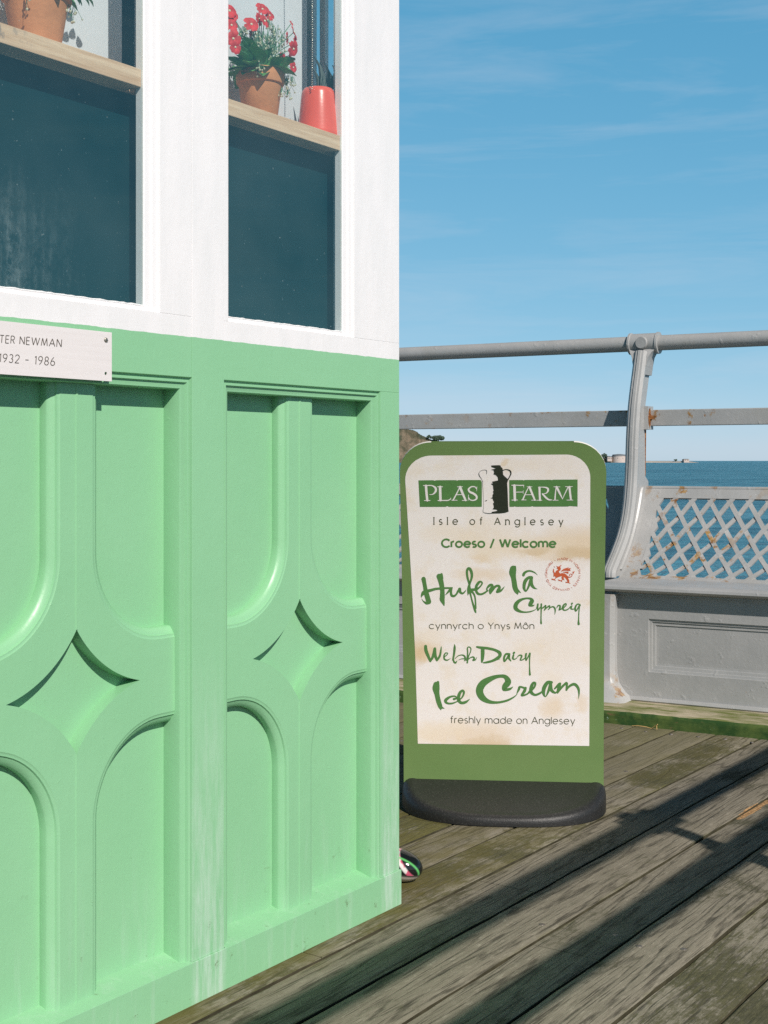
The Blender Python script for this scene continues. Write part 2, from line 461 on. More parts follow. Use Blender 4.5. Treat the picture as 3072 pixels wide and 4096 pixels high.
# ------------------------------------------------------------------ far shore
FAR = 4000.0
SEA = -4.5
def farpt(px, py, d=FAR):
    q = ray(px, py)*d
    return Vector((q.x, q.y, q.z+EYE))
prof = [(-1500, 1500), (600, 1590), (1300, 1655), (1560, 1692), (1606, 1700), (1623, 1715), (1645, 1720), (1668, 1727), (1676, 1736), (1697, 1747), (1720, 1757), (1760, 1766), (1850, 1775), (2000, 1790), (2150, 1806), (2300, 1822), (2400, 1832), (2440, 1838), (2470, 1842.5), (2520, 1846), (2580, 1848)]
hl = MB()
pp = []
for (a, b) in zip(prof[:-1], prof[1:]):
    n = 6
    for i in range(n):
        t = i/n; pp.append((a[0]+(b[0]-a[0])*t, a[1]+(b[1]-a[1])*t))
pp.append(prof[-1])
Rh = random.Random(5)
rows = []
for dep, hf in ((-90, -.05), (-70, .12), (-45, .5), (-20, .82), (0, 1.0), (60, 1.02), (200, .8), (420, .3), (600, -.1)):
    row = []
    for (px, py) in pp:
        p = farpt(px, py)
        hgt = max(p.z - SEA, .5)
        z = SEA + hgt*hf + (Rh.uniform(-.05, .05)*min(hgt, 60) if 0 < hf < 1 else Rh.uniform(-.02, .02)*min(hgt, 60))
        row.append((p.x*(1+dep/FAR), p.y+dep*max(.3, min(1, hgt/60)), z if hf > 0 else SEA-4))
    rows.append(row)
hl.grid(rows)
kk = NT('winter_woodland_slope')
cc = kk.mix(kk.ramp(kk.noise(.03, 7, .7), .38, .62), (.085, .085, .055), (.25, .195, .14))
cc = kk.mix(kk.ramp(kk.noise(.012, 4, .6), .5, .62), cc, (.05, .075, .05))
kk.bsdf(cc, .95, kk.bump(kk.noise(.08, 6, .7), 1.0, 8.0), spec=.1)
ho = hl.build('headland', kk.m, None, 180); ho['kind'] = 'structure'

M_LEAF_FAR = mat_simple('dark_evergreen', (.055, .088, .060), .9, .35, .2, 0, 1, .2)
M_BARK = mat_simple('bark', (.07, .055, .04), .9, .2, 3, .3, 8, .2)
def far_tree(px0, px1, ytop, ybot, label, dens=420, seed=1, cat='tree'):
    r = random.Random(seed)
    b = farpt((px0+px1)/2, ybot, FAR-10); t = farpt((px0+px1)/2, ytop, FAR-10)
    w = (px1-px0)/F*FAR/2; h = t.z-b.z
    root = empty('evergreen_tree', b)
    tk = MB(); tk.tube([(0, 0, -3), (0, 0, h*.35), (.3, 0, h*.7)], [w*.10, w*.08, w*.04], 8)
    tk.tube([(0, 0, h*.3), (w*.5, 0, h*.55)], [w*.06, w*.02], 6); tk.tube([(0, 0, h*.28), (-w*.5, 0, h*.5)], [w*.06, w*.02], 6)
    tk.build('trunk', M_BARK, root)
    cr_ = MB()
    lumps = [(r.uniform(-.62, .62)*w, r.uniform(-.5, .5)*w, h*r.uniform(.36, .70), r.uniform(.30, .46)) for _ in range(9)] + [(r.uniform(-.2, .2)*w, 0, h*.80, .24)]
    for _ in range(dens):
        lx, ly, lz, lr = r.choice(lumps)
        d = Vector((r.gauss(0, 1), r.gauss(0, 1), r.gauss(0, 1))).normalized()*r.uniform(.75, 1.05)
        c = Vector((lx+d.x*lr*w, ly+d.y*lr*w, lz+d.z*lr*h*.55))
        s_ = w*r.uniform(.09, .16)
        u = Vector((r.gauss(0, 1), r.gauss(0, 1), r.gauss(0, 1))).normalized(); v = u.orthogonal().normalized()
        cr_.quad(c-u*s_-v*s_, c+u*s_-v*s_*.6, c+u*s_+v*s_, c-u*s_*.7+v*s_)
    cr_.build('crown', M_LEAF_FAR, root)
    tag(root, label, cat, 'evergreen trees on the far headland')
    return root
far_tree(1704, 1728, 1738, 1758, 'small pointed dark tree on the headland just left of the wider one', 300, 2)
far_tree(1728, 1780, 1741, 1768, 'wide dark evergreen tree on the headland above the sign top', 620, 4)
far_tree(2404, 2432, 1811, 1842, 'dark tree on the far shore beside the pale house and round tower', 380, 6)

M_RENDER = mat_simple('pale_render', (.56, .46, .41), .9, .1, .3, 0, 1, .2)
M_SLATE = mat_simple('slate_roof', (.15, .16, .17), .8, .15, .4, 0, 1, .2)
M_PANE = mat_simple('dark_pane', (.03, .035, .04), .2)
def house(name, px0, px1, ywall, yroof, ybase, label, cat, hip=.25, nwin=3, deep=26, tower=False):
    a = farpt(px0, ybase, FAR-30); b = farpt(px1, ybase, FAR-30); t = farpt(px0, ywall, FAR-30); rf = farpt(px0, yroof, FAR-30)
    w = b.x-a.x; h = t.z-a.z; root = empty(name, (a.x, a.y, a.z))
    m = MB()
    if tower:
        m.lathe([(w/2, -4), (w/2*.985, h*.96), (w/2*1.02, h*.97), (w/2*1.02, h)], (w/2, w/2, 0), 40)
        m.build('wall', M_RENDER, root, 40)
        rr = MB(); rr.lathe([(w/2*.9, h), (w/2*.86, h+(rf.z-t.z)*.7), (w*.1, h+(rf.z-t.z)), (0, h+(rf.z-t.z))], (w/2, w/2, 0), 40); rr.build('roof', M_SLATE, root, 40)
        for q in range(4):
            an = R(-150+q*40); c = Vector((w/2+math.cos(an)*w/2*.99, w/2+math.sin(an)*w/2*.99, h*.6))
            tv = Vector((-math.sin(an), math.cos(an), 0)); nv = Vector((math.cos(an), math.sin(an), 0))*.3
            g = MB(); g.quad(c+nv-tv*.7-Vector((0,0,1)), c+nv+tv*.7-Vector((0,0,1)), c+nv+tv*.7+Vector((0,0,1)), c+nv-tv*.7+Vector((0,0,1))); g.build('window', M_PANE, root)
    else:
        m.box(0, w, 0, deep, -4, h); m.build('wall', M_RENDER, root)
        rr = MB(); e = w*.03; zt = h+(rf.z-t.z)
        rr.add([(-e,-e,h),(w+e,-e,h),(w+e,deep+e,h),(-e,deep+e,h),(w*hip,deep/2,zt),(w*(1-hip),deep/2,zt)], [(0,1,5,4),(1,2,5),(2,3,4,5),(3,0,4),(3,2,1,0)])
        rr.build('roof', M_SLATE, root)
        for q in range(nwin):
            cx = w*(q+.5)/nwin; g = MB(); g.box(cx-w*.06, cx+w*.06, -.15, .05, h*.35, h*.75); g.build('window', M_PANE, root)
    tag(root, label, cat)
    return root
house('far_house', 2430, 2448, 1828, 1824, 1840, 'small pale house on the far shore between dark tree and round tower', 'house')
house('martello_tower', 2451, 2512, 1823.5, 1816, 1846.5, 'squat pale round tower with dark cap on the far shore behind the rail post', 'tower', tower=True)
house('low_building', 2736, 2757, 1837.5, 1835.5, 1845, 'tiny white building at the end of the low spit on the horizon', 'building', hip=.1, nwin=2)
sp = MB()
rows = []
for (hf, dep) in ((-1, -25), (.45, -18), (1, 0), (.45, 18), (-1, 25)):
    rows.append([(farpt(px, 1843, FAR).x, FAR+dep, SEA+max(hf, -1)*hh if hf > 0 else SEA-2) for px, hh in ((2480, 1.5), (2560, 5.0), (2600, 4.6), (2650, 4.0), (2700, 3.8), (2740, 3.9), (2765, 3.0), (2790, .4))])
sp.grid(rows)
spo = sp.build('spit', mat_simple('shingle', (.42, .36, .30), .95, .15, .1, 0, 1, .1), None, 180); spo['kind'] = 'structure'
far_tree(2694, 2713, 1836, 1845, 'small dark bush on the low spit left of the tiny white building', 160, 9, 'bush')

# ------------------------------------------------------------------ kiosk
PC = Vector((.031, 2.751, 0))                     # foot of its right-hand corner
KM = Matrix.Translation(PC) @ Matrix.Rotation(ROT, 4, 'Z')
KI = KM.inverted()
kiosk = empty('kiosk', PC, ROT)
tag(kiosk, 'mint green and white wooden kiosk with arched panels and windows', 'kiosk')
def on_face(px, py, depth):
    """point of the kiosk (its own axes) seen at a photograph pixel, at a depth behind the face"""
    o = KI @ Vector((0, 0, EYE)); d = KI.to_3x3() @ ray(px, py)
    return o + d*((depth-o.y)/d.y)
DEP = .045
BAYS = [(.067, .537), (.617, 1.087), (1.167, 1.637)]
WINS = [(.157, .526), (.6926, 1.062), (1.243, 1.612)]
KL = 1.704
ZD0, ZD1 = .069, 1.038
ZW0, ZW1 = 1.1385, 2.16
TH = .05
fr = MB()
def fbox(t0, t1, z0, z1, y0=0.0, y1=TH):
    fr.box(-t1, -t0, y0, y1, z0, z1)
# corner stiles, posts (2 mm proud), rails
fbox(-.0, .067, ZD0, ZD1); fbox(KL-.067, KL, ZD0, ZD1)
for t0, t1 in ((.537, .617), (1.087, 1.167)):
    fbox(t0, t1, ZD0, 2.40, -.0005)
for a, b in ((0, .537), (.617, 1.087), (1.167, KL)):
    fbox(a, b, ZD1, ZW0)                        # middle rail
    fbox(a, b, ZW1, 2.40)                       # head rail
for (b0, b1), (w0, w1) in zip(((0, .537), (.617, 1.087), (1.167, KL)), WINS):
    fbox(b0, w0, ZW0, ZW1)
    fbox(w1, b1, ZW0, ZW1)
fr.box(-KL-.0, 0.003, -.0035, TH, -.04, ZD0)    # plinth board
fr.build('frame', M_FRAME, kiosk, bevel=.0007)
# end, back and far walls
ww = MB()
ww.box(-.045, 0, TH+.0005, 1.55, -.04, 1.50); ww.box(-.045, 0, TH+.0005, 1.55, 2.20, 2.40)
for y0_, y1_ in ((TH+.0005, .112), (.1305, .1325), (.1545, .1690), (.185, 1.55)):     # end window: corner post and mullions
    ww.box(-.045, -.033, y0_, y1_, 1.5002, 2.1998)
ww.box(-KL, -KL+.045, TH+.0005, 1.55, -.04, 2.40); ww.box(-KL+.046, -.046, 1.50, 1.55, -.04, 2.40)
ww.build('wall', M_FRAME, kiosk, bevel=.003)
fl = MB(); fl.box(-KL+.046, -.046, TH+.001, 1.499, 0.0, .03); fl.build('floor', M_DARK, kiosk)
rf = MB()
rf.box(-KL-.10, .10, -.10, 1.65, 2.40, 2.46)
rf.add([(-KL-.13,-.13,2.461),(.13,-.13,2.461),(.13,1.68,2.461),(-KL-.13,1.68,2.461),(-KL*.62,.77,3.1),(-KL*.38,.77,3.1)], [(0,1,5,4),(1,2,5),(2,3,4,5),(3,0,4),(3,2,1,0)])
rf.build('roof', mat_simple('lead_roof', (.23, .25, .26), .6, .1, 6, .2, 20), kiosk)

def mitre(path, closed):
    """unit offset directions (to the left of travel) with mitred corners"""
    n = len(path); res = []
    for i in range(n):
        if closed:
            a, b, c = path[i-1], path[i], path[(i+1) % n]
        else:
            a, b, c = path[max(i-1, 0)], path[i], path[min(i+1, n-1)]
        d1 = Vector((b[0]-a[0], b[1]-a[1])); d2 = Vector((c[0]-b[0], c[1]-b[1]))
        if d1.length < 1e-9: d1 = d2
        if d2.length < 1e-9: d2 = d1
        d1.normalize(); d2.normalize()
        n1 = Vector((-d1.y, d1.x)); n2 = Vector((-d2.y, d2.x))
        m = (n1+n2).normalized(); m /= max(.35, m.dot(n1))
        res.append(m)
    return res
def sweep(mb, path, profile, fn, closed=False, mi=0):
    """runs a moulding profile (offset, depth) along a path in the panel plane"""
    nr = mitre(path, closed)
    rows = [[fn(p[0]+m.x*o, p[1]+m.y*o, d) for (o, d) in profile] for p, m in zip(path, nr)]
    if closed: rows.append(rows[0])
    mb.grid(rows, mi)
def arc(cx, cy, rx, ry, a0, a1, n=14):
    return [(cx+rx*math.cos(R(a0+(a1-a0)*i/n)), cy+ry*math.sin(R(a0+(a1-a0)*i/n))) for i in range(n+1)]
HW = .215; FM = .020
LR, SR, MW = .148, .214, .033
UC, LCz = .757, .339
PF = .020                                          # depth of the tracery face
dado_profile = [(0, 0), (.0012, .0035), (.0040, .0050), (.0052, .0030), (.0085, .0030), (.0100, .0062), (.0150, .0085), (.0185, .0090), (.0200, .0112), (.0200, DEP)]
lancet_profile = [(0, PF), (.0020, PF+.0012), (.0055, PF+.0012), (.0070, PF+.0040), (.0120, PF+.0062), (.0165, PF+.0100), (.0180, PF+.0125), (.0180, DEP)]
for t0, t1 in BAYS:
    xc = -(t0+t1)/2
    P = lambda u, z, d: (xc+u, d, z)
    bp = MB()
    bp.quad(P(-HW-.001, .06, DEP), P(HW+.001, .06, DEP), P(HW+.001, ZD1, DEP), P(-HW-.001, ZD1, DEP))
    panel = bp.build('panel', M_GREEN, kiosk)
    mo = MB()
    hw = HW+FM
    sweep(mo, [(hw, ZD0), (hw, ZD1), (-hw, ZD1), (-hw, ZD0)], dado_profile, P)
    mo.quad(P(-hw, ZD0, -.003), P(hw, ZD0, -.003), P(HW, ZD0+.014, DEP+.001), P(-HW, ZD0+.014, DEP+.001))    # sloping sill
    mo.build('moulding', M_GREEN, panel, 40)
    tr = MB()
    zb, zt = ZD0+.002, ZD1-FM+.001
    upR = [(MW, zt)] + arc(.181, UC, LR, LR, 180, 270, 18) + [(HW+.002, UC-LR)]
    loR = [(HW+.002, LCz+LR)] + arc(.181, LCz, LR, LR, 90, 180, 18) + [(MW, zb)]
    flip = lambda pts: [(-u, z) for u, z in reversed(pts)]
    # outline: right half downwards, then left half upwards
    right = upR + loR
    loop = right + flip(right)
    zq = math.sqrt(SR**2-.181**2)
    ut = .181-math.sqrt(max(0, SR**2-((UC-LCz)/2)**2))
    def starq(cx, cz, top):
        a0 = math.degrees(math.atan2((cz-zq if top else cz+zq)-cz, 0-cx)); a1 = math.degrees(math.atan2((UC+LCz)/2-cz, ut-cx))
        if a0 < 0: a0 += 360
        if a1 < 0: a1 += 360
        return arc(cx, cz, SR, SR, a0, a1, 16)
    q1 = starq(.181, UC, True); q2 = starq(.181, LCz, False)
    half = q1 + list(reversed(q2))[1:]
    star = half + flip(half)[1:-1]
    tr.poly([loop, star], lambda u, z: P(u, z, PF))
    lp = list(star)
    rows = [[P(u, z, PF), P(u, z, PF+.0012), P(u, z, DEP)] for u, z in lp + lp[:1]]
    tr.grid(rows)
    for path in (upR, loR, flip(upR), flip(loR)):
        sweep(tr, path, lancet_profile, P)
    # little bead where the two halves of the mullion meet
    for a, b in (((0, UC-zq), (0, zt)), ((0, zb), (0, LCz+zq))):
        tr.grid([[P(o, a[1], PF-d) for o, d in ((-.0028, -.0004), (-.0014, .0014), (.0014, .0014), (.0028, -.0004))], [P(o, b[1], PF-d) for o, d in ((-.0028, -.0004), (-.0014, .0014), (.0014, .0014), (.0028, -.0004))]])
    tr.build('tracery', M_GREEN, panel, 38)

win_profile = [(0, 0), (.0010, .0034), (.0130, .0034), (.0140, .0060), (.0285, .0060), (.0300, .0075), (.0300, .0235)]
for w0, w1 in WINS:
    P = lambda u, z, d: (u, d, z)
    m = MB()
    crn = [(-w1, ZW0, .25, .25), (-w0, ZW0, -1, .25), (-w0, ZW1, -1, -1), (-w1, ZW1, .25, -1)]
    rows = [[(cx_+o*fx, d_, cz_+o*fz) for (o, d_) in win_profile] for cx_, cz_, fx, fz in crn + crn[:1]]
    m.grid(rows)
    wo = m.build('window', M_WHITE, kiosk, 40)
    g = MB()
    a, b = -w1+.0077, -w0-.0302
    c, d = ZW0+.0077, ZW1-.0302
    g.quad((a, .0095, c), (b, .0095, c), (b, .0095, d), (a, .0095, d))
    g.build('pane', M_GLASS, wo)
    # lumpy line of putty along the sill
    pu = MB(); Rp = random.Random(int(w0*1000))
    rows = []
    for i in range(41):
        xx = a+(b-a)*i/40; zz = c+.0030+Rp.uniform(-.0006, .0009)
        rows.append([(xx, .0074, c-.001), (xx, .0060, zz-.002), (xx, .0092, zz)])
    pu.grid(rows); pu.build('putty', M_WHITE, wo, 60)
# shelf with a tongue into every window, boards behind it
ZS = 1.5255
sh = MB()
for w0, w1 in WINS:
    sh.box(-w1+.0085, -w0-.0305, .0115, .0520, ZS-.029, ZS)
sh.box(-KL+.07, -.05, .0521, .148, ZS-.029, ZS)
sh.build('shelf', M_SHELF, kiosk, bevel=.0012)
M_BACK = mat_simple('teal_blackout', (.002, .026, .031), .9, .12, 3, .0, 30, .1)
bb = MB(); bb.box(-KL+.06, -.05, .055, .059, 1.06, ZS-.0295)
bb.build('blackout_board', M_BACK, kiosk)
M_CARD = mat_simple('white_card', (.66, .66, .69), .8, .04, 8, .05, 40, .2)
for t0, t1 in ((.099, .585), (.6195, 1.12), (1.17, 1.60)):
    cd = MB(); cd.box(-t1, -t0, .160, .164, ZS-.02, 2.14)
    cd.build('backing_board', M_CARD, kiosk)
# white jamb post inside the end wall
jm = MB(); jm.quad((-.030, .06, 1.5003), (-.030, 1.50, 1.5003), (-.030, 1.50, 2.1997), (-.030, .06, 2.1997)); jm.build('end_pane', M_GLASS, kiosk)

# ------------------------------------------------------------------ stroke lettering
def catmull(pts, n=7):
    out_ = []
    m = len(pts)
    if m < 3: return list(pts)
    for i in range(m-1):
        p0 = pts[max(i-1, 0)]; p1 = pts[i]; p2 = pts[i+1]; p3 = pts[min(i+2, m-1)]
        for k in range(n):
            t = k/n
            out_.append(tuple(.5*((2*b)+(-a+c)*t+(2*a-5*b+4*c-d)*t*t+(-a+3*b-3*c+d)*t*t*t) for a, b, c, d in zip(p0, p1, p2, p3)))
    out_.append(pts[-1])
    return out_
ZSTEP = [0]
def stroke(mb, pts, fn, eps, mi=0, cap=True):
    """ribbon with a width at every point, in photograph-plane units; fn(x, y, height)"""
    ZSTEP[0] = (ZSTEP[0]+1) % 12
    e = eps + ZSTEP[0]*.000012
    q = [pts[0]]
    for p in pts[1:]:
        if (p[0]-q[-1][0])**2+(p[1]-q[-1][1])**2 > 1e-8: q.append(p)
    if len(q) < 2: return
    n = len(q); L_ = []; R_ = []
    for i in range(n):
        a = q[max(i-1, 0)]; c = q[min(i+1, n-1)]
        d = Vector((c[0]-a[0], c[1]-a[1]))
        if d.length < 1e-9: d = Vector((1, 0))
        d.normalize(); w = max(q[i][2], .02)/2
        L_.append((q[i][0]-d.y*w, q[i][1]+d.x*w)); R_.append((q[i][0]+d.y*w, q[i][1]-d.x*w))
    vs = [fn(*p, e) for p in L_] + [fn(*p, e) for p in R_]
    mb.add(vs, [(i, i+1, n+i+1, n+i) for i in range(n-1)], mi)
    if cap:
        for (p, nb) in ((q[0], q[1]), (q[-1], q[-2])):
            if p[2] < .8: continue
            d = math.atan2(p[1]-nb[1], p[0]-nb[0]); w = p[2]/2
            ring = [(p[0]+w*math.cos(d+R(-90+180*i/8)), p[1]+w*math.sin(d+R(-90+180*i/8))) for i in range(9)]
            mb.add([fn(*r_, e+.000004) for r_ in ring], [tuple(range(9))], mi)
# monoline alphabet: cap height 1, x-height .72
O_ = lambda cx, cy, rx, ry, a0=0, a1=360, n=18: arc(cx, cy, rx, ry, a0, a1, n)
GL = {
 'a': (.72, [O_(.36,.36,.36,.36), [(.72,.72),(.72,0)]]), 'b': (.72, [O_(.36,.36,.36,.36), [(0,1.02),(0,0)]]),
 'c': (.66, [O_(.36,.36,.36,.36,42,318)]), 'd': (.72, [O_(.36,.36,.36,.36), [(.72,1.02),(.72,0)]]),
 'e': (.72, [[(0,.37),(.72,.37)]+O_(.36,.36,.36,.36,2,318)[1:]]), 'f': (.34, [O_(.30,.84,.18,.18,80,180,8)+[(.12,0)], [(-.04,.70),(.30,.70)]]),
 'g': (.72, [O_(.36,.36,.36,.36), [(.72,.72),(.72,0)]+O_(.38,-.02,.34,.30,0,-150,10)]), 'h': (.58, [[(0,1.02),(0,0)], O_(.29,.42,.29,.30,180,0,10)+[(.58,0)]]),
 'i': (.0, [[(0,.72),(0,0)], [(0,.93),(0,.97)]]), 'l': (.0, [[(0,1.02),(0,0)]]),
 'm': (1.0, [[(0,.72),(0,0)], O_(.25,.45,.25,.27,180,0,10)+[(.5,0)], O_(.75,.45,.25,.27,180,0,10)+[(1.0,0)]]),
 'n': (.56, [[(0,.72),(0,0)], O_(.28,.42,.28,.30,180,0,10)+[(.56,0)]]), 'o': (.72, [O_(.36,.36,.36,.36)]),
 'ô': (.72, [O_(.36,.36,.36,.36), [(.18,.84),(.36,1.0),(.54,.84)]]),
 'r': (.28, [[(0,.72),(0,0)], O_(.24,.46,.24,.26,180,75,7)]), 's': (.42, [O_(.21,.53,.19,.19,40,250,9)+O_(.21,.18,.21,.18,80,-145,9)]),
 'u': (.56, [[(0,.72)]+O_(.28,.30,.28,.30,180,360,10)+[(.56,.72)]]), 'w': (.92, [[(0,.72),(.23,0),(.46,.70),(.69,0),(.92,.72)]]),
 'y': (.60, [[(0,.72),(.31,.02)], [(.60,.72),(.20,-.30)]]),
 'A': (.86, [[(0,0),(.43,1),(.86,0)], [(.16,.34),(.70,.34)]]), 'C': (.86, [O_(.5,.5,.5,.5,40,320)]), 'D': (.74, [[(0,0),(0,1),(.28,1)]+O_(.28,.5,.46,.5,90,-90,12)+[(0,0)]]),
 'E': (.50, [[(.50,1),(0,1),(0,0),(.50,0)], [(0,.52),(.44,.52)]]), 'G': (.92, [O_(.5,.5,.5,.5,38,352)+[(.60,.44)]]), 'H': (.68, [[(0,0),(0,1)], [(.68,0),(.68,1)], [(0,.52),(.68,.52)]]),
 'I': (.0, [[(0,0),(0,1)]]), 'L': (.46, [[(0,1),(0,0),(.46,0)]]), 'M': (.92, [[(0,0),(.14,1),(.46,.05),(.78,1),(.92,0)]]),
 'N': (.70, [[(0,0),(0,1),(.70,0),(.70,1)]]), 'O': (1.0, [O_(.5,.5,.5,.5)]), 'P': (.52, [[(0,0),(0,1),(.27,1)]+O_(.27,.74,.25,.26,90,-90,10)+[(0,.48)]]),
 'R': (.56, [[(0,0),(0,1),(.27,1)]+O_(.27,.74,.25,.26,90,-90,10)+[(0,.48)], [(.26,.48),(.56,0)]]), 'S': (.50, [O_(.25,.75,.22,.25,30,255,9)+O_(.25,.25,.25,.25,80,-150,9)]),
 'T': (.60, [[(0,1),(.60,1)], [(.30,1),(.30,0)]]), 'U': (.64, [[(0,1)]+O_(.32,.32,.32,.32,180,360,10)+[(.64,1)]]), 'W': (1.20, [[(0,1),(.30,0),(.60,1),(.90,0),(1.20,1)]]),
 'Y': (.72, [[(0,1),(.36,.45),(.72,1)], [(.36,.45),(.36,0)]]),
 '1': (.18, [[(0,.84),(.16,1),(.16,0)]]), '2': (.52, [O_(.26,.72,.26,.28,165,-40,10)+[(0,0),(.52,0)]]), '3': (.48, [O_(.23,.74,.22,.26,150,-80,9), O_(.23,.25,.25,.25,85,-150,10)]),
 '6': (.52, [O_(.26,.27,.26,.27), [(.02,.36),(.10,.66),(.36,1)]]), '8': (.50, [O_(.25,.75,.21,.25), O_(.25,.25,.25,.25)]), '9': (.52, [O_(.26,.73,.26,.27), [(.50,.64),(.42,.34),(.16,0)]]),
 '/': (.40, [[(0,-.12),(.40,1.05)]]), '–': (.42, [[(0,.45),(.42,.45)]]), '•': (.12, [[(.02,.5),(.12,.5)]]), ' ': (.22, []),
}
def corners(st):
    """splits a path where it turns sharply"""
    res = [[st[0]]]
    for i in range(1, len(st)):
        res[-1].append(st[i])
        if 0 < i < len(st)-1:
            a = Vector((st[i][0]-st[i-1][0], st[i][1]-st[i-1][1])); b = Vector((st[i+1][0]-st[i][0], st[i+1][1]-st[i][1]))
            if a.length > 1e-6 and b.length > 1e-6 and a.angle(b) > R(42): res.append([st[i]])
    return res
def text(mb, s, p0, p1, cap, wid, fn, eps, gap=.17, serif=0.0, mi=0):
    """monoline text between two baseline points; y grows downwards as in the photograph"""
    adv = sum(GL[c][0] for c in s) + gap*(len(s)-1)
    sx = math.hypot(p1[0]-p0[0], p1[1]-p0[1])/adv
    d = Vector((p1[0]-p0[0], p1[1]-p0[1])).normalized()
    x = 0.0
    for c in s:
        w, sts = GL[c]
        for st in [q for s_ in sts for q in corners(s_)]:
            pts = [(p0[0]+d.x*(x+u)*sx - (-d.y)*0 + d.y*v*cap*1.0, p0[1]+d.y*(x+u)*sx-v*cap, wid) for u, v in st]
            stroke(mb, pts, fn, eps, mi, cap=False)
            if serif and len(st) == 2 and abs(st[0][0]-st[1][0]) < .01:
                for (u, v) in st:
                    a = (p0[0]+d.x*(x+u)*sx, p0[1]+d.y*(x+u)*sx-v*cap)
                    stroke(mb, [(a[0]-serif, a[1], wid*.6), (a[0]+serif, a[1], wid*.6)], fn, eps+.00002, mi, cap=False)
        x += w+gap

# ------------------------------------------------------------------ memorial plaque on the kiosk rail
PD = -.0045
tr_ = on_face(447, 1330, PD); br_ = on_face(447.5, 1525.6, PD)
px1 = (tr_.x+br_.x)/2; pz1, pz0 = tr_.z, br_.z; px0 = px1-.320
plq = MB()
def ring_hole(cx, cz, r, n=16): return [(cx+r*math.cos(2*math.pi*i/n), cz+r*math.sin(2*math.pi*i/n)) for i in range(n)]
holes = [ring_hole(px1-.0125, pz0+.0115, .0026), ring_hole(px0+.0125, pz0+.0115, .0026)]
outl = [(px0, pz0), (px1, pz0), (px1, pz1), (px0, pz1)]
for yy in (PD, PD+.0018):
    plq.poly([outl]+holes, lambda u, z, yy=yy: (u, yy, z))
for lp in [outl]+holes:
    plq.grid([[(u, PD, z), (u, PD+.0018, z)] for u, z in lp+lp[:1]])
kk = NT('brushed_plate')
kk.bsdf(kk.mix(kk.ramp(kk.noise(40, 4, .6, sc3=(.2, 1, 4)), .3, .7), (.71, .66, .65), (.75, .70, .69)), .38, spec=.4)
plaque = plq.build('plaque', kk.m)
plaque.matrix_world = KM
tag(plaque, 'pale engraved metal memorial plaque screwed to the green kiosk rail', 'plaque')
M_ENG = mat_simple('engraved_paint', (.10, .085, .07), .6)
eng = MB()
pf = lambda x, y, e: tuple(on_face(x, y, PD-e))
ZC = 1/1.8433
text(eng, 'PETER NEWMAN', (-80*ZC, 1200+308*ZC), (452*ZC, 1200+346*ZC), 55*ZC, 3.0, pf, .0003, gap=.30)
eng.build('lettering', M_ENG, plaque); eng = MB()
text(eng, '1932 – 1986', (-6*ZC, 1200+455*ZC), (402*ZC, 1200+483*ZC), 60*ZC, 3.0, pf, .0003, gap=.30)
eng.build('lettering', M_ENG, plaque)
M_SCREW = mat_simple('screw_metal', (.34, .32, .28), .4, .3, 400, .2, 300, .5, .7)
for cx in (px1-.0125, px0+.0125):
    sc = MB()
    sc.lathe([(0, .0022), (.0022, .0020), (.0036, .0010), (.0040, 0)], (0, 0, 0), 18)
    sc.box(-.003, .003, -.0004, .0004, .0018, .0026)
    q = sc.build('screw', M_SCREW, plaque, 40); q.rotation_euler = (R(90), R(25), 0); q.location = (cx, PD, pz1-.0125)

# ------------------------------------------------------------------ pots on the shelf
def pot_thing(name, px, depth, prof_, mat, label, cat, ribbed=False):
    p = on_face(px, 300, depth)
    w = KM @ Vector((p.x, depth, ZS))
    root = empty(name, w, ROT)
    m = MB(); m.lathe(prof_, (0, 0, 0), 56)
    m.build('pot', mat, root, 50)
    tag(root, label, cat)
    return root, Vector((p.x, depth, ZS))
def terr(rr, br, h):
    lip = h*.26
    return [(0, .001), (br*.9, .001), (br, .003), (rr*.90, h-lip-.001), (rr*.985, h-lip+.0005), (rr, h-lip+.004), (rr*1.02, h-.003), (rr*1.01, h), (rr*.93, h), (rr*.92, h-.008), (rr*.88, h-.012), (0, h-.012)]
M_LEAF = mat_simple('geranium_leaf', (.12, .30, .085), .5, .45, 30, .3, 120, .4)
M_STEM = mat_simple('thin_stem', (.10, .23, .12), .6)
M_RED = mat_simple('red_petal', (.56, .030, .035), .6, .4, 60, .2, 100, .3)
M_CREAM = mat_simple('cream_petal', (.74, .70, .52), .6, .1, 60, .1, 100, .3)
def petal_flower(r, n, rng, spread=.35):
    m = MB()
    for k in range(n):
        a = 2*math.pi*k/n + rng.uniform(-.15, .15)
        d = Vector((math.cos(a), math.sin(a), 0)); t = Vector((-d.y, d.x, 0)); l = r*rng.uniform(.85, 1.1); w = r*rng.uniform(.42, .54)
        up = Vector((0, 0, 1))
        rows = []
        for s_, ws, hz in ((.06, .18, 0), (.4, .8, .14), (.75, 1.0, .16), (.97, .62, .05)):
            c = d*l*s_ + up*hz*l*spread*2
            rows.append([c-t*w*ws - up*.05*l, c + up*.05*l, c+t*w*ws - up*.05*l])
        m.grid(rows, 0)
    m.lathe([(0, r*.20), (r*.10, r*.17), (r*.16, r*.08)], (0, 0, 0), 8, 1)
    return m
def leaf_mesh(m, c, d, up, l, w):
    d = d.normalized(); t = d.cross(up).normalized(); n = t.cross(d).normalized()
    rows = []
    for s_, ws, dz in ((0, .08, 0), (.2, .7, .03), (.45, 1.0, .05), (.7, .78, .02), (.88, .42, -.05), (1, .04, -.12)):
        cc_ = c+d*l*s_+n*dz*l
        rows.append([cc_-t*w*ws+n*.10*l*ws, cc_-t*w*ws*.5+n*.02*l, cc_, cc_+t*w*ws*.5+n*.02*l, cc_+t*w*ws+n*.10*l*ws])
    m.grid(rows)
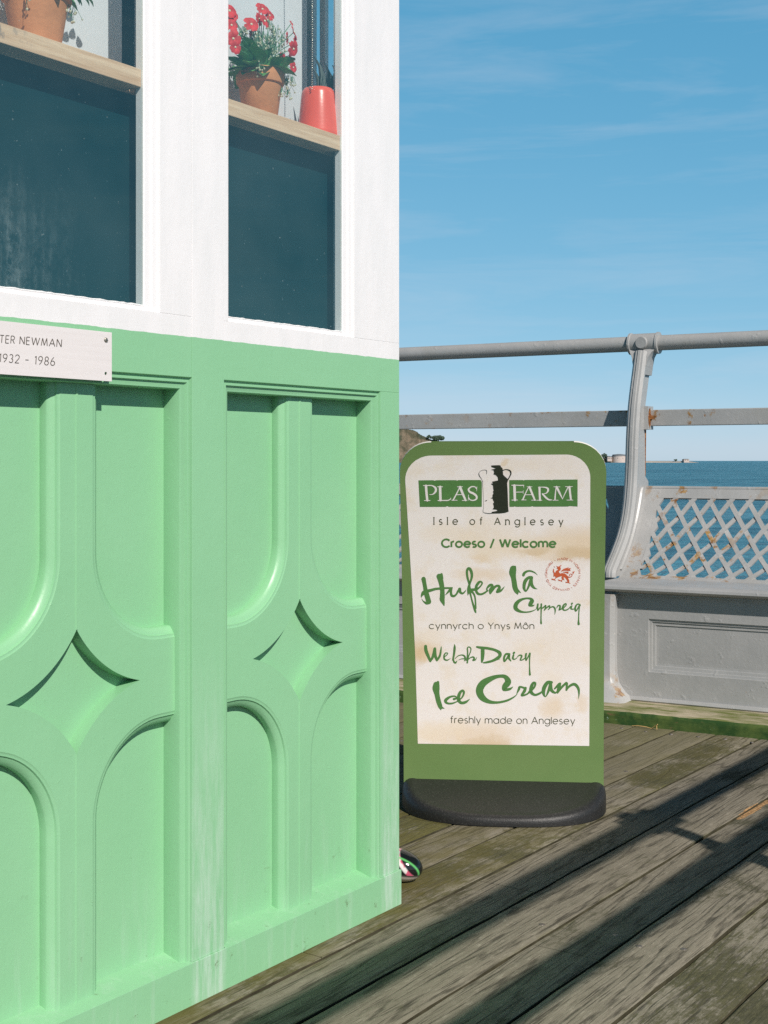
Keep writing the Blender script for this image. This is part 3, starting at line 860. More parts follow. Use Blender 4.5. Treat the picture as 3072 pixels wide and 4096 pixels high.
def flowering(root, base, h, flowers, seed, nleaf=34, rr=.045, sprays=18, lean=(0, 0)):
    """red flowers, leaves and white sprays of an artificial geranium"""
    r = random.Random(seed)
    lv = MB(); st = MB(); wh = MB()
    top = Vector((0, 0, h-.012))
    for _ in range(nleaf):
        a = r.uniform(0, 2*math.pi); el = r.uniform(.05, 1.3)
        d = Vector((math.cos(a)*math.cos(el)*.9, math.sin(a)*math.cos(el)*.75, math.sin(el)))
        s_ = top + Vector((math.cos(a), math.sin(a), 0))*rr*r.uniform(.1, .55) + d*r.uniform(.0, .022)
        leaf_mesh(lv, s_, d+Vector((r.uniform(-.3,.3), r.uniform(-.3,.3), r.uniform(-.5,.1))), Vector((r.uniform(-.4,.4), r.uniform(-.4,.4), 1)), r.uniform(.034, .056), r.uniform(.012, .020))
    def curved(a, b, rad_):
        mid = (a+b)/2 + Vector((0, 0, .014)); st.tube([a, mid, b], rad_, 5, caps=False)
    for _ in range(sprays):
        a = r.uniform(0, 2*math.pi); tip = top+Vector((math.cos(a)*r.uniform(.012, .060), math.sin(a)*r.uniform(.008, .035), r.uniform(.03, .090)))
        if _ % 9 == 0: tip = top+Vector((math.cos(a)*.052, -.035, r.uniform(-.035, .0)))
        curved(top+Vector((r.uniform(-.01, .01), r.uniform(-.01, .01), 0)), tip, .0006)
        for q in range(9):
            c = tip+Vector((r.gauss(0, .006), r.gauss(0, .006), r.gauss(0, .007))); z_ = r.uniform(.0014, .0026)
            curved(tip, c, .00035)
            wh.lathe([(0, z_), (z_, z_*.3), (z_*.7, -z_*.6), (0, -z_)], c, 6)
    fw = []
    for (pos, rad_) in flowers:
        c = pos-base
        curved(top+Vector((r.uniform(-.008, .008), r.uniform(-.008, .008), 0)), c, .0008)
        f = petal_flower(rad_, 5, r).build('flower', [M_RED, M_CREAM], root, 60)
        f.location = c
        out_ = (c-top); dirv = Vector((out_.x*5+r.uniform(-.4,.4), -1+r.uniform(-.3,.3), out_.z*2.5+r.uniform(-.4,.3)))
        f.rotation_euler = dirv.to_track_quat('Z', 'Y').to_euler()
    lv.build('leaves', M_LEAF, root, 60); st.build('stems', M_STEM, root, 60); wh.build('white_sprays', M_CREAM, root, 60)
H1 = .096
pr, base = pot_thing('potted_geranium', 1041, .078, terr(.0445, .031, H1), M_TERRA, 'terracotta pot of red flowers on the shelf beside the orange-red pot', 'flower pot')
fp = [(205,190,.02),(195,300,.0),(430,290,.0),(520,225,.01),(585,250,.0),(645,185,.02),(560,110,.02),(215,460,-.01),(240,560,-.02),(930,385,.0),(850,450,.01),(940,500,.0),(925,580,-.01),(885,660,.01),(790,715,.0),(925,800,.0),(420,395,.01),(170,130,.02),(905,275,.02)]
flow = [(on_face(860+x*.3376, y*.3376, .062+dd), (.0115 + .004*((i*7) % 5)/4) if i not in (16, 18) else .006) for i, (x, y, dd) in enumerate(fp)]
flowering(pr, base, H1, flow, 11, 64, .045, 44)
H2 = .104
pr2, base2 = pot_thing('potted_plant', 145, .080, terr(.0535, .036, H2), M_TERRA, 'larger terracotta pot cut by the top left corner of the photo', 'flower pot')
flow2 = [(on_face(60, -210, .06), .012), (on_face(190, -240, .06), .012), (on_face(260, -160, .05), .012)]
flowering(pr2, base2, H2, flow2, 21, 46, .05, 20)
lf = MB()
for (x, y) in ((700, -10), (790, 0), (830, 10), (720, 0)):
    p = on_face(x*.4219, y*.4219, .06)-base2
    leaf_mesh(lf, p-Vector((.016, 0, -.006)), Vector((1, -.1, -.35)), Vector((.2, -.6, 1)), .030, .0075)
for (x, y) in ((665, 130), (700, 300), (740, 370), (640, 330), (600, 440), (650, 470), (720, 500), (770, 520)):   # hanging leaves that throw the shadows on the card
    p = on_face(x*.4219, y*.4219, .158)-base2
    q = p + (KI.to_3x3() @ sdir)*(.115/abs((KI.to_3x3() @ sdir).y))
    leaf_mesh(lf, q-Vector((0, 0, -.008)), Vector((random.uniform(-.6, .6), 0, -1)), Vector((0, -1, .1)), .022, .0075)
lf.build('trailing_leaves', M_LEAF, pr2, 60)
# orange-red pot, narrower at the top, with succulent leaves painted near-black to stand in for shade
rp_prof = [(0, .001), (.0385, .001), (.0400, .003), (.0395, .010), (.0365, .045), (.0330, .082), (.0312, .089), (.0275, .0935), (.0240, .0945), (.0225, .093), (.0215, .088), (0, .088)]
rp, base3 = pot_thing('potted_succulent', 1273, .0575, rp_prof, M_REDPOT, 'glossy orange-red tapered pot with shade-dark succulent on the shelf end', 'flower pot')
ds = MB(); M_SUCC = mat_simple('shaded_succulent', (.022, .042, .034), .55, .3, 30, .2, 100, .4)
for (x, y, l, w) in ((1170, 780, .030, .0045), (1215, 660, .044, .007), (1265, 770, .030, .006), (1335, 730, .036, .006), (1300, 880, .022, .006), (1400, 850, .028, .008), (1440, 760, .035, .0075), (1240, 880, .02, .005)):
    tip = on_face(860+x*.3376, y*.3376, .066)-base3
    o_ = Vector((tip.x*.35, .004, .086)); d_ = tip-o_
    leaf_mesh(ds, o_, d_, Vector((.15, -1, .2)), d_.length, w)
ds.build('leaves', M_SUCC, rp, 60)
# bead chain of a blind
chn = MB()
for i in range(110):
    zc = ZS+.085+i*.0044
    p = on_face(1248, 200, .045)
    chn.lathe([(0, .0015), (.0011, .001), (.0015, 0), (.0011, -.001), (0, -.0015)], (p.x+math.sin(i*.06)*.0012, .045, zc), 8)
ch = chn.build('bead_chain', mat_simple('steel_bead', (.7, .66, .58), .25, .1, 50, 0, 10, .5, .9), None, 60)
ch.matrix_world = KM
tag(ch, 'thin metal bead chain hanging inside the window above the orange-red pot', 'chain')
# ------------------------------------------------------------------ pavement sign
SU = Vector((.9954, -.0960, 0)); SF = Vector((.0960, .9954, 0))
SB = Vector((.3117, 3.53, .0665))
TH0, TH1, SLEN = R(4.5), R(20.5), .938
NS = 240
prof_s = [(0.0, 0.0)]
for i in range(int(NS*1.15)):
    s_ = (i+.5)*SLEN/NS; th = TH0+(TH1-TH0)*s_/SLEN
    a, b = prof_s[-1]
    prof_s.append((a+math.sin(th)*SLEN/NS, b+math.cos(th)*SLEN/NS))
def sgn(a, s_, e=0.0):
    t = max(0.0, s_)/SLEN*NS; i = min(int(t), len(prof_s)-2); f = t-i
    fw = prof_s[i][0]+(prof_s[i+1][0]-prof_s[i][0])*f; up = prof_s[i][1]+(prof_s[i+1][1]-prof_s[i][1])*f
    if s_ < 0: fw, up = math.sin(TH0)*s_, math.cos(TH0)*s_
    th = TH0+(TH1-TH0)*s_/SLEN
    p = SB + SU*a - SF*fw + Vector((0, 0, up))
    return p + (-SF*math.cos(th)-Vector((0, 0, math.sin(th))))*e
def sgn_uv(px, py):
    """sign-board coordinates of the spot seen at a photograph pixel"""
    q = ray(px, py); lo, hi = -.06, 1.08
    for _ in range(40):
        s_ = (lo+hi)/2; p = sgn(0, s_)
        lam = p.dot(SF)/(q.dot(SF))
        if EYE+lam*q.z > p.z: lo = s_
        else: hi = s_
    lam = sgn(0, s_).dot(SF)/q.dot(SF)
    return (Vector((0, 0, EYE))+q*lam-SB).dot(SU), s_
def sp(px, py, e):
    a, s_ = sgn_uv(px, py)
    return tuple(sgn(a, s_, e)-SB)
sign = empty('pavement_sign', (SB.x, SB.y, 0))
tag(sign, 'green bordered ice cream pavement sign on a black rubber base', 'sign')
SOFF = Vector((0, 0, SB.z))
def spz(px, py, e):
    return tuple(Vector(sp(px, py, e))+SOFF)
k = NT('sign_green')
k.bsdf(k.mix(k.ramp(k.noise(5, 4, .6), .3, .7), (.140, .232, .078), (.165, .255, .092)), .40, k.bump(k.noise(200, 2, .5), .06, .001), spec=.45)
M_SGREEN = k.m
M_SEDGE = mat_simple('white_foam_edge', (.75, .72, .66), .6)
M_INK = mat_simple('green_ink', (.088, .215, .062), .5, .05)
M_INK2 = mat_simple('olive_ink', (.10, .10, .055), .55, .05)
M_BLACK = mat_simple('black_ink', (.022, .028, .017), .55, .05)
M_PAPER = mat_simple('white_ink', (.80, .755, .735), .5, .03)
M_REDINK = mat_simple('red_ink', (.58, .115, .045), .5, .05)
# board: rounded top corners, 9 mm thick
ba = .2625; crd = .080; TOP = sgn_uv(2010, 1769)[1]
eR = [sgn_uv(2414.7, 3122), sgn_uv(2426, 1869)]
eL = [sgn_uv(1615, 3106), sgn_uv(1603.8, 2799)]
def side(e, s_):
    t = (s_-e[0][1])/(e[1][1]-e[0][1]); return e[0][0]+(e[1][0]-e[0][0])*t
eL[1] = (eL[0][0]-(eR[1][0]-eR[0][0])*.9, TOP)
def inset(s_):
    if s_ > TOP-crd:
        u = (s_-(TOP-crd))/crd
        return crd-crd*math.sqrt(max(0, 1-u*u))
    return 0.0
ss = [-.02] + [i*.04 for i in range(int((TOP-crd)/.04)+1)] + [TOP-crd+crd*math.sin(R(a)) for a in (0, 12, 24, 36, 48, 58, 67, 75, 82, 87, 90)]
for nm, mt, e0, e1, part in (('board', None, .0, -.009, True),):
    bd = MB()
    fa = lambda a, s_, e: tuple(sgn(a, s_, e)-SB+SOFF)
    fr_, bk = [], []
    for s_ in ss:
        l_, r_ = side(eL, s_)+inset(s_), side(eR, s_)-inset(s_)
        fr_.append([fa(l_+(r_-l_)*a, s_, e0) for a in (0, .25, .5, .75, 1)]); bk.append([fa(l_+(r_-l_)*a, s_, e1) for a in (1, .75, .5, .25, 0)])
    bd.grid(fr_, 0); bd.grid(bk, 0)
    bd.grid([[fa(side(eR, s_)-inset(s_), s_, e0), fa(side(eR, s_)-inset(s_), s_, e1)] for s_ in ss], 1)
    bd.grid([[fa(side(eL, s_)+inset(s_), s_, e1), fa(side(eL, s_)+inset(s_), s_, e0)] for s_ in ss], 1)
    board = bd.build('board', [M_SGREEN, M_SEDGE], sign, 40)
# printed poster
pl = [(1618.4, 1880), (1621, 1923), (1638, 2190), (1652, 2425), (1661.5, 2634), (1667.5, 2830), (1671.4, 2974.3)]
prr = [(2361.4, 1895), (2361, 1923), (2360.5, 2190), (2359.5, 2425), (2358.5, 2634), (2357.6, 2830), (2357, 2983.6)]
def on_edge(pts, y):
    for a, b in zip(pts[:-1], pts[1:]):
        if y <= b[1]: 
            t = (y-a[1])/(b[1]-a[1]); return a[0]+(b[0]-a[0])*t
    return pts[-1][0]
po = MB()
rows = []
def rowpx(y_l, y_r, xl, xr): return [spz(xl+(xr-xl)*i/10, y_l+(y_r-y_l)*i/10, .0005) for i in range(11)]
rt, rb = 112, 98
for a in (90, 84, 76, 66, 54, 42, 30, 18, 8, 0):
    yl = 1822 + rt*.92*(1-math.sin(R(a))); yr = 1818 + rb*.95*(1-math.sin(R(a)))
    rows.append(rowpx(yl, yr, on_edge(pl, yl)+rt*(1-math.cos(R(a))), on_edge(prr, yr)-rb*(1-math.cos(R(a)))))
y0l, y0r = 1822+rt*.92, 1818+rb*.95
for i in range(1, 23):
    t = i/22; yl = y0l+(2974.3-y0l)*t; yr = y0r+(2983.6-y0r)*t
    rows.append(rowpx(yl, yr, on_edge(pl, yl), on_edge(prr, yr)))
po.grid(rows)
k = NT('ice_cream_print')
x, y, z = k.sep()
wv = k.noise(9, 5, .65)
wv2 = k.noise(34, 5, .7)
xw = k.math('ADD', x, k.math('ADD', k.math('MULTIPLY', k.math('SUBTRACT', wv, .5), .12), k.math('MULTIPLY', k.math('SUBTRACT', wv2, .5), .05)))
zw = k.math('ADD', z, k.math('ADD', k.math('MULTIPLY', k.math('SUBTRACT', k.noise(7, 5, .65), .5), .08), k.math('MULTIPLY', k.math('SUBTRACT', wv2, .5), .03)))
base_c = k.mix(k.ramp(k.noise(14, 6, .7), .50, .72), (.86, .80, .775), (.82, .72, .61))
def blob(px, py, rx, ry, col, amt, soft=.92):
    amt *= .85; rx *= 1.08; ry *= 1.12
    global base_c
    c_ = Vector(spz(px, py, 0))
    dx = k.math('DIVIDE', k.math('SUBTRACT', xw, c_.x), rx); dz = k.math('DIVIDE', k.math('SUBTRACT', zw, c_.z), ry)
    d = k.math('ADD', k.math('MULTIPLY', dx, dx), k.math('MULTIPLY', dz, dz))
    base_c = k.mix(k.ramp(d, 1-soft, 1.0, (amt,)*3, (0, 0, 0)), base_c, col)
TAN, TAN2, SND = (.74, .55, .33), (.60, .43, .23), (.82, .69, .53)
blob(2350, 2190, .17, .060, TAN, .75, .9); blob(2120, 2185, .13, .03, SND, .8, .9); blob(2350, 2232, .085, .030, TAN2, .6, .8); blob(2130, 2202, .06, .012, TAN2, .55, .8)
blob(1925, 2300, .085, .022, TAN, .55); blob(1930, 2225, .03, .018, TAN, .6); blob(1800, 2140, .09, .03, SND, .5); blob(1960, 2160, .10, .06, SND, .5)
blob(1700, 2605, .062, .034, TAN, .95); blob(1660, 2600, .04, .05, TAN2, .4); blob(1740, 2540, .05, .03, SND, .5)
blob(2220, 2830, .04, .035, TAN, .6); blob(2200, 2720, .035, .03, SND, .5); blob(2330, 2820, .018, .03, TAN, .5)
blob(1900, 2950, .12, .045, TAN, .6); blob(1960, 2985, .075, .025, TAN2, .6); blob(1720, 2930, .05, .035, SND, .8); blob(1830, 2900, .05, .03, SND, .6)
blob(2220, 2600, .13, .07, SND, .38); blob(2330, 2380, .035, .025, TAN, .5); blob(2080, 1870, .07, .02, SND, .4); blob(2010, 1850, .012, .008, TAN, .6); blob(2230, 1870, .07, .045, SND, .3)
# the pale scoop in front
blob(2330, 2325, .10, .05, (.86, .80, .775), .9, .35); blob(2200, 2300, .07, .035, (.86, .80, .775), .85, .35); blob(2060, 2960, .02, .01, (.86, .80, .775), .3)
k.bsdf(base_c, .42, spec=.4)
poster = po.build('poster', k.m, board, 60)
# lettering, traced on the board
def brush(mb, org, sc, strokes, eps=.0010, mi=0):
    for st in strokes:
        pts = catmull([(org[0]+a*sc, org[1]+b*sc, w*sc*.92) for a, b, w in st])
        stroke(mb, pts, spz, eps, mi)
hu = MB()
brush(hu, (1660, 2240), .2411, [
 [(143,312,78),(160,400,70),(178,500,75),(192,560,88),(215,640,88),(228,690,90)], [(228,690,92),(190,712,50),(140,680,18),(112,640,4)], [(185,510,60),(140,545,70),(112,590,32),(104,622,6)],
 [(190,515,60),(260,500,52),(340,478,44),(420,470,40),(520,462,32),(600,462,32),(625,452,12)], [(402,268,96),(425,330,95),(447,430,85),(455,520,80),(455,600,88),(452,650,88),(472,710,52),(485,755,12)], [(440,235,46),(440,300,70)],
 [(505,578,8),(540,540,30),(580,495,45),(605,470,40)], [(605,470,42),(597,530,42),(610,585,45),(650,595,40),(690,560,34),(715,515,40),(745,482,50)], [(742,480,56),(752,530,45),(790,552,34),(830,520,22),(848,490,5)],
 [(905,400,35),(875,300,38),(862,200,40),(878,145,48),(908,142,48),(935,190,50),(945,260,44),(930,330,38),(905,400,40),(890,470,50),(885,530,40),(878,585,6)],
 [(905,440,40),(905,500,55),(925,580,30),(950,680,30),(980,780,38),(1003,850,36),(1012,872,15)], [(1008,800,30),(1005,700,28),(995,610,28),(970,550,34),(930,510,40)], [(920,490,45),(970,490,50),(1020,480,40)],
 [(1025,485,40),(1080,440,28),(1115,385,28),(1095,356,30),(1060,370,48),(1020,430,50),(1015,500,44),(1040,550,44),(1090,566,36),(1150,545,34),(1205,505,28)],
 [(1205,508,28),(1192,475,26),(1230,425,46),(1268,408,42),(1285,430,45),(1258,500,72),(1250,552,30)], [(1250,550,32),(1290,490,45),(1330,440,45),(1380,424,40),(1403,450,48),(1383,500,62),(1362,530,36),(1420,510,38),(1460,470,24),(1488,435,5)]])
brush(hu, (2020, 2220), .20494, [
 [(158,262,128),(150,340,146),(165,430,108),(180,520,105),(195,620,105),(225,700,92),(245,750,40),(242,768,10)], [(250,690,60),(315,737,4)], [(195,228,50),(190,300,70)],
 [(362,388,58),(378,350,58),(430,316,44),(490,308,36),(550,325,30),(600,355,18),(638,392,3)],
 [(520,432,54),(460,440,60),(400,500,75),(375,580,68),(375,650,58),(405,702,34),(440,660,38),(470,590,48),(500,510,70),(520,440,66)], [(510,480,72),(520,570,68),(560,630,50),(600,652,24),(635,660,4)]])
hu.build('lettering', M_INK, board)
cy_ = MB()
brush(cy_, (2020, 2220), .20494, [
 [(578,972,8),(540,985,38),(480,978,52),(502,940,88),(528,890,84),(500,852,52),(430,842,36),(340,860,50),(260,905,74),(210,975,90),(215,1045,84),(290,1095,54),(380,1112,33),(480,1105,28),(560,1080,20),(605,1055,10)],
 [(610,1042,10),(632,1000,32),(642,958,38)], [(642,955,36),(635,1020,38),(642,1078,24),(672,1040,28),(705,1000,26)], [(710,955,36),(708,1050,30),(705,1150,25),(703,1250,27),(705,1315,38),(708,1335,32)],
 [(715,1040,25),(750,1020,28),(795,982,28),(785,1040,28),(765,1080,16)], [(765,1080,16),(810,1030,28),(868,988,30),(865,1040,26),(845,1062,16)], [(845,1062,16),(890,1020,24),(940,1006,30),(975,1040,34),(980,1100,24),(970,1165,4)],
 [(1010,1032,12),(1035,985,28),(1075,990,34),(1070,1040,36),(1056,1070,22),(1100,1050,28),(1150,1020,22)], [(1130,1042,28),(1190,982,24),(1190,948,26),(1150,970,38),(1125,1030,40),(1150,1072,30),(1200,1070,26),(1250,1040,22),(1280,1000,22)],
 [(1305,990,28),(1290,1040,36),(1320,1055,24),(1370,1040,20)], [(1310,940,38),(1302,952,38)], [(1468,982,28),(1430,953,26),(1390,980,34),(1370,1040,40),(1380,1088,34),(1410,1060,26),(1440,1000,26),(1462,965,30)],
 [(1455,965,32),(1447,1060,25),(1440,1160,23),(1437,1260,27),(1436,1320,42),(1439,1345,48)]])
cy_.build('lettering', M_INK, board)
wd = MB()
brush(wd, (1680, 2560), .27728, [
 [(82,88,46),(88,150,52),(115,220,47),(150,300,36)], [(150,305,28),(190,230,45),(215,125,42)], [(215,122,42),(222,220,44),(245,288,36)], [(245,288,36),(285,230,34),(302,150,26),(308,95,12)],
 [(345,247,16),(385,215,16),(400,190,16),(370,186,20),(348,225,24),(355,275,26),(395,288,20),(442,262,4)],
 [(470,288,14),(485,200,18),(493,110,18),(500,60,8)], [(500,60,8),(510,110,14),(502,190,14),(485,262,18)], [(482,270,20),(490,310,28),(513,326,30),(537,295,6)],
 [(505,267,10),(550,228,14),(600,214,18),(640,228,26),(655,270,28),(640,300,12)], [(560,285,8),(600,270,13),(650,268,18)],
 [(660,298,8),(680,270,22),(688,180,22),(685,115,20),(710,98,18),(735,122,17),(728,170,17),(700,240,18),(682,325,26)], [(690,282,18),(730,252,17),(768,243,24),(783,266,28),(765,290,24),(800,283,18),(822,242,4)],
 [(820,97,26),(880,108,40),(980,118,40),(1080,142,40),(1148,182,52),(1150,230,52),(1100,270,46),(1040,300,38),(960,320,32),(915,325,20)], [(1110,282,18),(1160,270,3)], [(905,130,58),(905,200,58),(900,270,48),(893,315,26)],
 [(1290,202,34),(1240,202,32),(1215,250,33),(1217,306,24),(1250,270,28),(1285,218,34),(1285,260,34),(1312,300,16)], [(1350,215,26),(1340,260,30),(1365,276,18),(1400,255,12)], [(1358,180,34),(1352,188,32)],
 [(1405,242,12),(1435,217,20),(1468,226,26),(1455,265,24),(1446,288,14),(1480,283,18),(1520,255,16)], [(1532,196,28),(1525,240,29),(1531,292,18),(1555,250,20),(1585,198,28)], [(1585,192,30),(1581,280,20),(1581,380,18),(1583,460,26),(1586,496,34)]])
wd.build('lettering', M_INK, board)
ic = MB()
brush(ic, (1700, 2680), .38577, [
 [(117,150,66),(115,190,80),(125,250,57),(140,320,54),(160,380,46),(165,412,8)], [(165,385,36),(203,398,3)], [(135,125,30),(125,170,60)],
 [(302,299,28),(330,290,16),(310,270,16),(260,278,24),(215,312,36),(228,341,24),(280,345,20),(335,325,12)], [(335,325,14),(385,282,18),(404,232,24),(388,212,26),(360,240,34),(347,300,38),(375,338,32),(425,330,28),(465,298,4)],
 [(912,172,5),(880,195,28),(822,202,34),(828,170,62),(862,120,70),(830,68,44),(760,64,38),(680,90,58),(600,140,80),(566,210,82),(592,280,72),(660,325,44),(750,335,27),(850,315,24),(920,280,16),(955,250,6)],
 [(950,250,6),(975,195,28),(985,172,20),(1040,188,24)], [(1042,186,30),(1030,220,34),(1003,262,22),(1050,252,20),(1090,225,18)], [(1080,228,26),(1130,182,22),(1145,138,24),(1124,132,28),(1105,170,38),(1100,225,38),(1140,256,26),(1190,240,24),(1230,210,16)],
 [(1312,127,32),(1270,130,40),(1235,185,44),(1230,240,34),(1250,275,10),(1275,230,24),(1300,155,34)], [(1302,150,38),(1310,205,38),(1350,235,22),(1375,215,14)],
 [(1345,192,18),(1390,147,32)], [(1400,140,28),(1385,200,38),(1375,235,18)], [(1375,235,18),(1420,175,26),(1465,132,26)], [(1472,138,26),(1468,205,22)], [(1465,205,20),(1500,165,26),(1550,146,32),(1588,185,30),(1597,240,18),(1592,300,2)]])
ic.build('lettering', M_INK, board)
tx = MB()
text(tx, 'Croeso / Welcome', (1768, 2187.5), (2223, 2188), 31, 7.2, spz, .0010, gap=.24)
tx.build('lettering', M_INK, board)
tx = MB()
text(tx, 'Isle of Anglesey', (1736, 2097), (2252, 2099), 28, 3.6, spz, .0010, gap=.80, serif=3.0)
tx.build('lettering', M_INK2, board); tx = MB()
text(tx, 'cynnyrch o Ynys Môn', (1717, 2514.5), (2136, 2515), 25, 2.9, spz, .0010, gap=.22)
tx.build('lettering', M_INK2, board); tx = MB()
text(tx, 'freshly made on Anglesey', (1803, 2891.5), (2299, 2896), 27, 2.9, spz, .0010, gap=.22)
tx.build('lettering', M_INK2, board)
# name bar in two halves with a milk churn between
lb = MB()
T = lambda o, sc, pts: [(o[0]+a*sc, o[1]+b*sc) for a, b in pts]
def strip(mb, o, sc, top, bot, n=8, eps=.0009):
    """bar between a top and a bottom outline, split so that it follows the bend of the board"""
    tp = T(o, sc, top); bt = T(o, sc, bot)
    rows = [[spz(a[0]+(b[0]-a[0])*j/5, a[1]+(b[1]-a[1])*j/5, eps) for j in range(6)] for a, b in zip(tp, bt)]
    mb.grid(rows)
strip(lb, (1660, 1840), .20494, [(68,395),(200,393),(360,392),(385,402),(410,392),(700,390),(800,390),(825,400),(850,389),(1100,388),(1280,388),(1306,430)], [(95,912),(240,912),(375,912),(400,912),(420,912),(600,912),(634,896),(660,911),(850,911),(1100,911),(1280,911),(1305,910)])
strip(lb, (2020, 1880), .19289, [(88,206),(370,205),(385,213),(410,203),(700,202),(940,200),(975,207),(1000,197),(1300,196),(1505,194)], [(92,760),(180,760),(205,750),(230,760),(530,759),(565,748),(600,758),(1300,755),(1340,745),(1505,755)])
bar = lb.build('name_bar', M_INK, board)
lt = MB()
brush(lt, (1660, 1840), .20494, [
 [(215,500,52),(225,640,50),(240,785,50)], [(165,495,16),(240,492,20)], [(185,789,16),(295,788,16)], [(230,495,22),(330,497,24),(398,540,44),(404,605,44),(350,664,22),(280,672,8)],
 [(490,522,54),(497,780,54)], [(442,520,16),(538,520,16)], [(450,788,18),(560,786,22),(640,785,22),(688,762,18),(703,732,6)],
 [(868,540,20),(815,650,24),(745,780,28)], [(880,525,52),(930,650,50),(988,782,40)], [(800,675,16),(930,671,16)], [(828,520,14),(928,518,14)], [(717,782,14),(823,782,14)], [(922,786,14),(1014,786,14)],
 [(1200,560,18),(1170,522,22),(1100,520,25),(1046,570,36),(1072,620,42),(1140,650,46),(1198,700,42),(1198,755,34),(1140,785,24),(1075,772,22),(1047,730,18)], [(1207,522,12),(1204,600,8)], [(1045,678,12),(1040,782,12)]], .0014)
brush(lt, (2020, 1880), .19289, [
 [(195,318,58),(200,460,58),(205,620,54)], [(138,312,18),(240,312,20),(330,316,22),(388,312,18)], [(386,312,14),(388,370,6)], [(225,456,16),(372,453,16)], [(380,420,8),(375,490,8)], [(140,621,16),(260,619,16)],
 [(490,352,16),(430,470,22),(370,610,32)], [(508,348,46),(560,480,46),(618,618,38)], [(420,510,15),(560,508,15)], [(458,345,13),(558,345,13)], [(342,617,14),(440,617,14)], [(552,622,14),(648,622,14)],
 [(715,362,48),(718,490,45),(725,618,45)], [(688,352,13),(800,353,22),(878,372,38),(893,420,42),(858,474,22),(780,494,8)], [(780,495,36),(850,570,42),(910,612,34),(970,616,16)], [(667,623,14),(765,623,14)],
 [(1060,350,18),(1045,480,26),(1035,612,32)], [(1068,348,48),(1120,450,46),(1190,592,16)], [(1190,600,12),(1250,470,20),(1308,352,22)], [(1335,348,46),(1350,480,46),(1365,606,44)], [(1012,345,14),(1138,346,14)], [(1252,343,14),(1398,341,14)], [(992,623,14),(1103,623,14)], [(1283,620,14),(1408,621,14)]], .0014)
lt.build('lettering', M_PAPER, bar)
chu = MB()
o, sc = (1900, 1840), .13261
dark_ = [(490,160),(600,155),(700,150),(770,158),(785,205),(830,240),(840,300),(850,440),(900,490),(980,560),(1000,580),(985,650),(970,690),(985,900),(1000,1400),(1010,1500),(1015,1550),(900,1590),(740,1605),(480,1610),(510,1560),(640,1535),(690,1515),(640,1490),(530,1480),(570,1420),(565,1370),(545,1300),(580,1265),(545,1200),(535,1155),(475,1145),(530,1120),(530,1050),(560,990),(540,950),(565,910),(550,850),(545,760),(480,715),(550,690),(510,650),(700,610),(690,520),(640,455),(555,420),(580,370),(560,300),(480,290),(640,250),(560,225),(500,205)]
chu.poly([T(o, sc, dark_)], lambda a, b: spz(a, b, .0012))
brush(chu, o, sc, [[(840,305,26),(940,278,22),(1050,312,40),(1085,390,40),(1060,470,36),(1010,560,34),(990,600,30)], [(240,620,9),(235,760,8),(250,1000,7),(262,1400,6),(245,1520,9),(270,1580,12),(420,1605,16),(500,1602,16)],
 [(350,420,8),(352,310,14),(250,293,9),(150,340,8),(120,410,18),(140,480,17),(190,550,12),(230,640,8)], [(310,1228,16),(360,1212,20)], [(490,1142,14),(540,1130,24)]], .0013)
chu.build('milk_churn_emblem', M_BLACK, board)
dr = MB()
o, sc = (2160, 2220), .1085
body_ = [(800,375),(770,365),(720,400),(680,425),(640,412),(600,388),(648,468),(610,470),(625,500),(665,505),(650,545),(590,580),(575,620),(570,650),(522,622),(516,580),(522,530),(500,490),(486,530),(470,610),(495,650),(500,720),(490,790),(560,780),(575,820),(540,880),(470,870),(418,860),(440,890),(405,900),(480,916),(590,940),(545,897),(600,842),(700,800),(820,765),(790,800),(800,860),(820,890),(770,930),(680,895),(652,902),(700,930),(655,945),(740,952),(825,990),(805,945),(850,905),(905,925),(870,840),(890,805),(960,870),(1020,980),(925,985),(960,1002),(932,1020),(1040,1026),(1130,1055),(1075,1000),(1085,940),(1035,840),(1020,790),(980,720),(900,670),(800,660),(760,680),(720,660),(692,600),(750,560),(770,490),(742,430)]
dr.poly([T(o, sc, body_)], lambda a, b: spz(a, b, .0010))
dr.poly([T(o, sc, [(765,645),(800,560),(880,500),(1080,440),(1010,492),(1150,470),(1108,520),(1130,582),(900,570),(820,590)])], lambda a, b: spz(a, b, .0011))
dr.poly([T(o, sc, [(845,612),(1050,602),(1052,650),(1045,690),(950,650),(850,630)])], lambda a, b: spz(a, b, .0011))
dr.poly([T(o, sc, [(1285,588),(1180,620),(1215,642),(1225,700)])], lambda a, b: spz(a, b, .0011))
brush(dr, o, sc, [[(1000,785,60),(1080,810,34),(1150,790,30),(1185,740,26),(1160,695,22),(1110,690,20),(1085,730,18),(1112,752,16)], [(1190,720,18),(1215,670,16),(1240,625,14)], [(515,415,10),(550,440,18)]], .0012)
def ring_text(s, a0, a1):
    adv = sum(GL[c][0] for c in s)+.3*(len(s)-1); x = 0.0
    r0, cap_ = 560*sc, 78*sc
    c0 = (o[0]+842*sc, o[1]+706*sc)
    for c in s:
        w, sts = GL[c]
        for st in sts:
            pts = []
            for u, v in st:
                an = R(a0+(a1-a0)*(x+u)/adv); rr_ = r0+v*cap_
                pts.append((c0[0]+math.sin(an)*rr_*1.03, c0[1]-math.cos(an)*rr_*.965, 1.35))
            stroke(dr, pts, spz, .0010, cap=False)
        x += w+.3
ring_text('MADE IN NORTH WALES', -19, 138)
ring_text('•', 146, 150)
ring_text('GWNAED YNG NGHYMRU', 157, 321)
ring_text('•', -30, -26)
dr.build('dragon_emblem', M_REDINK, board)
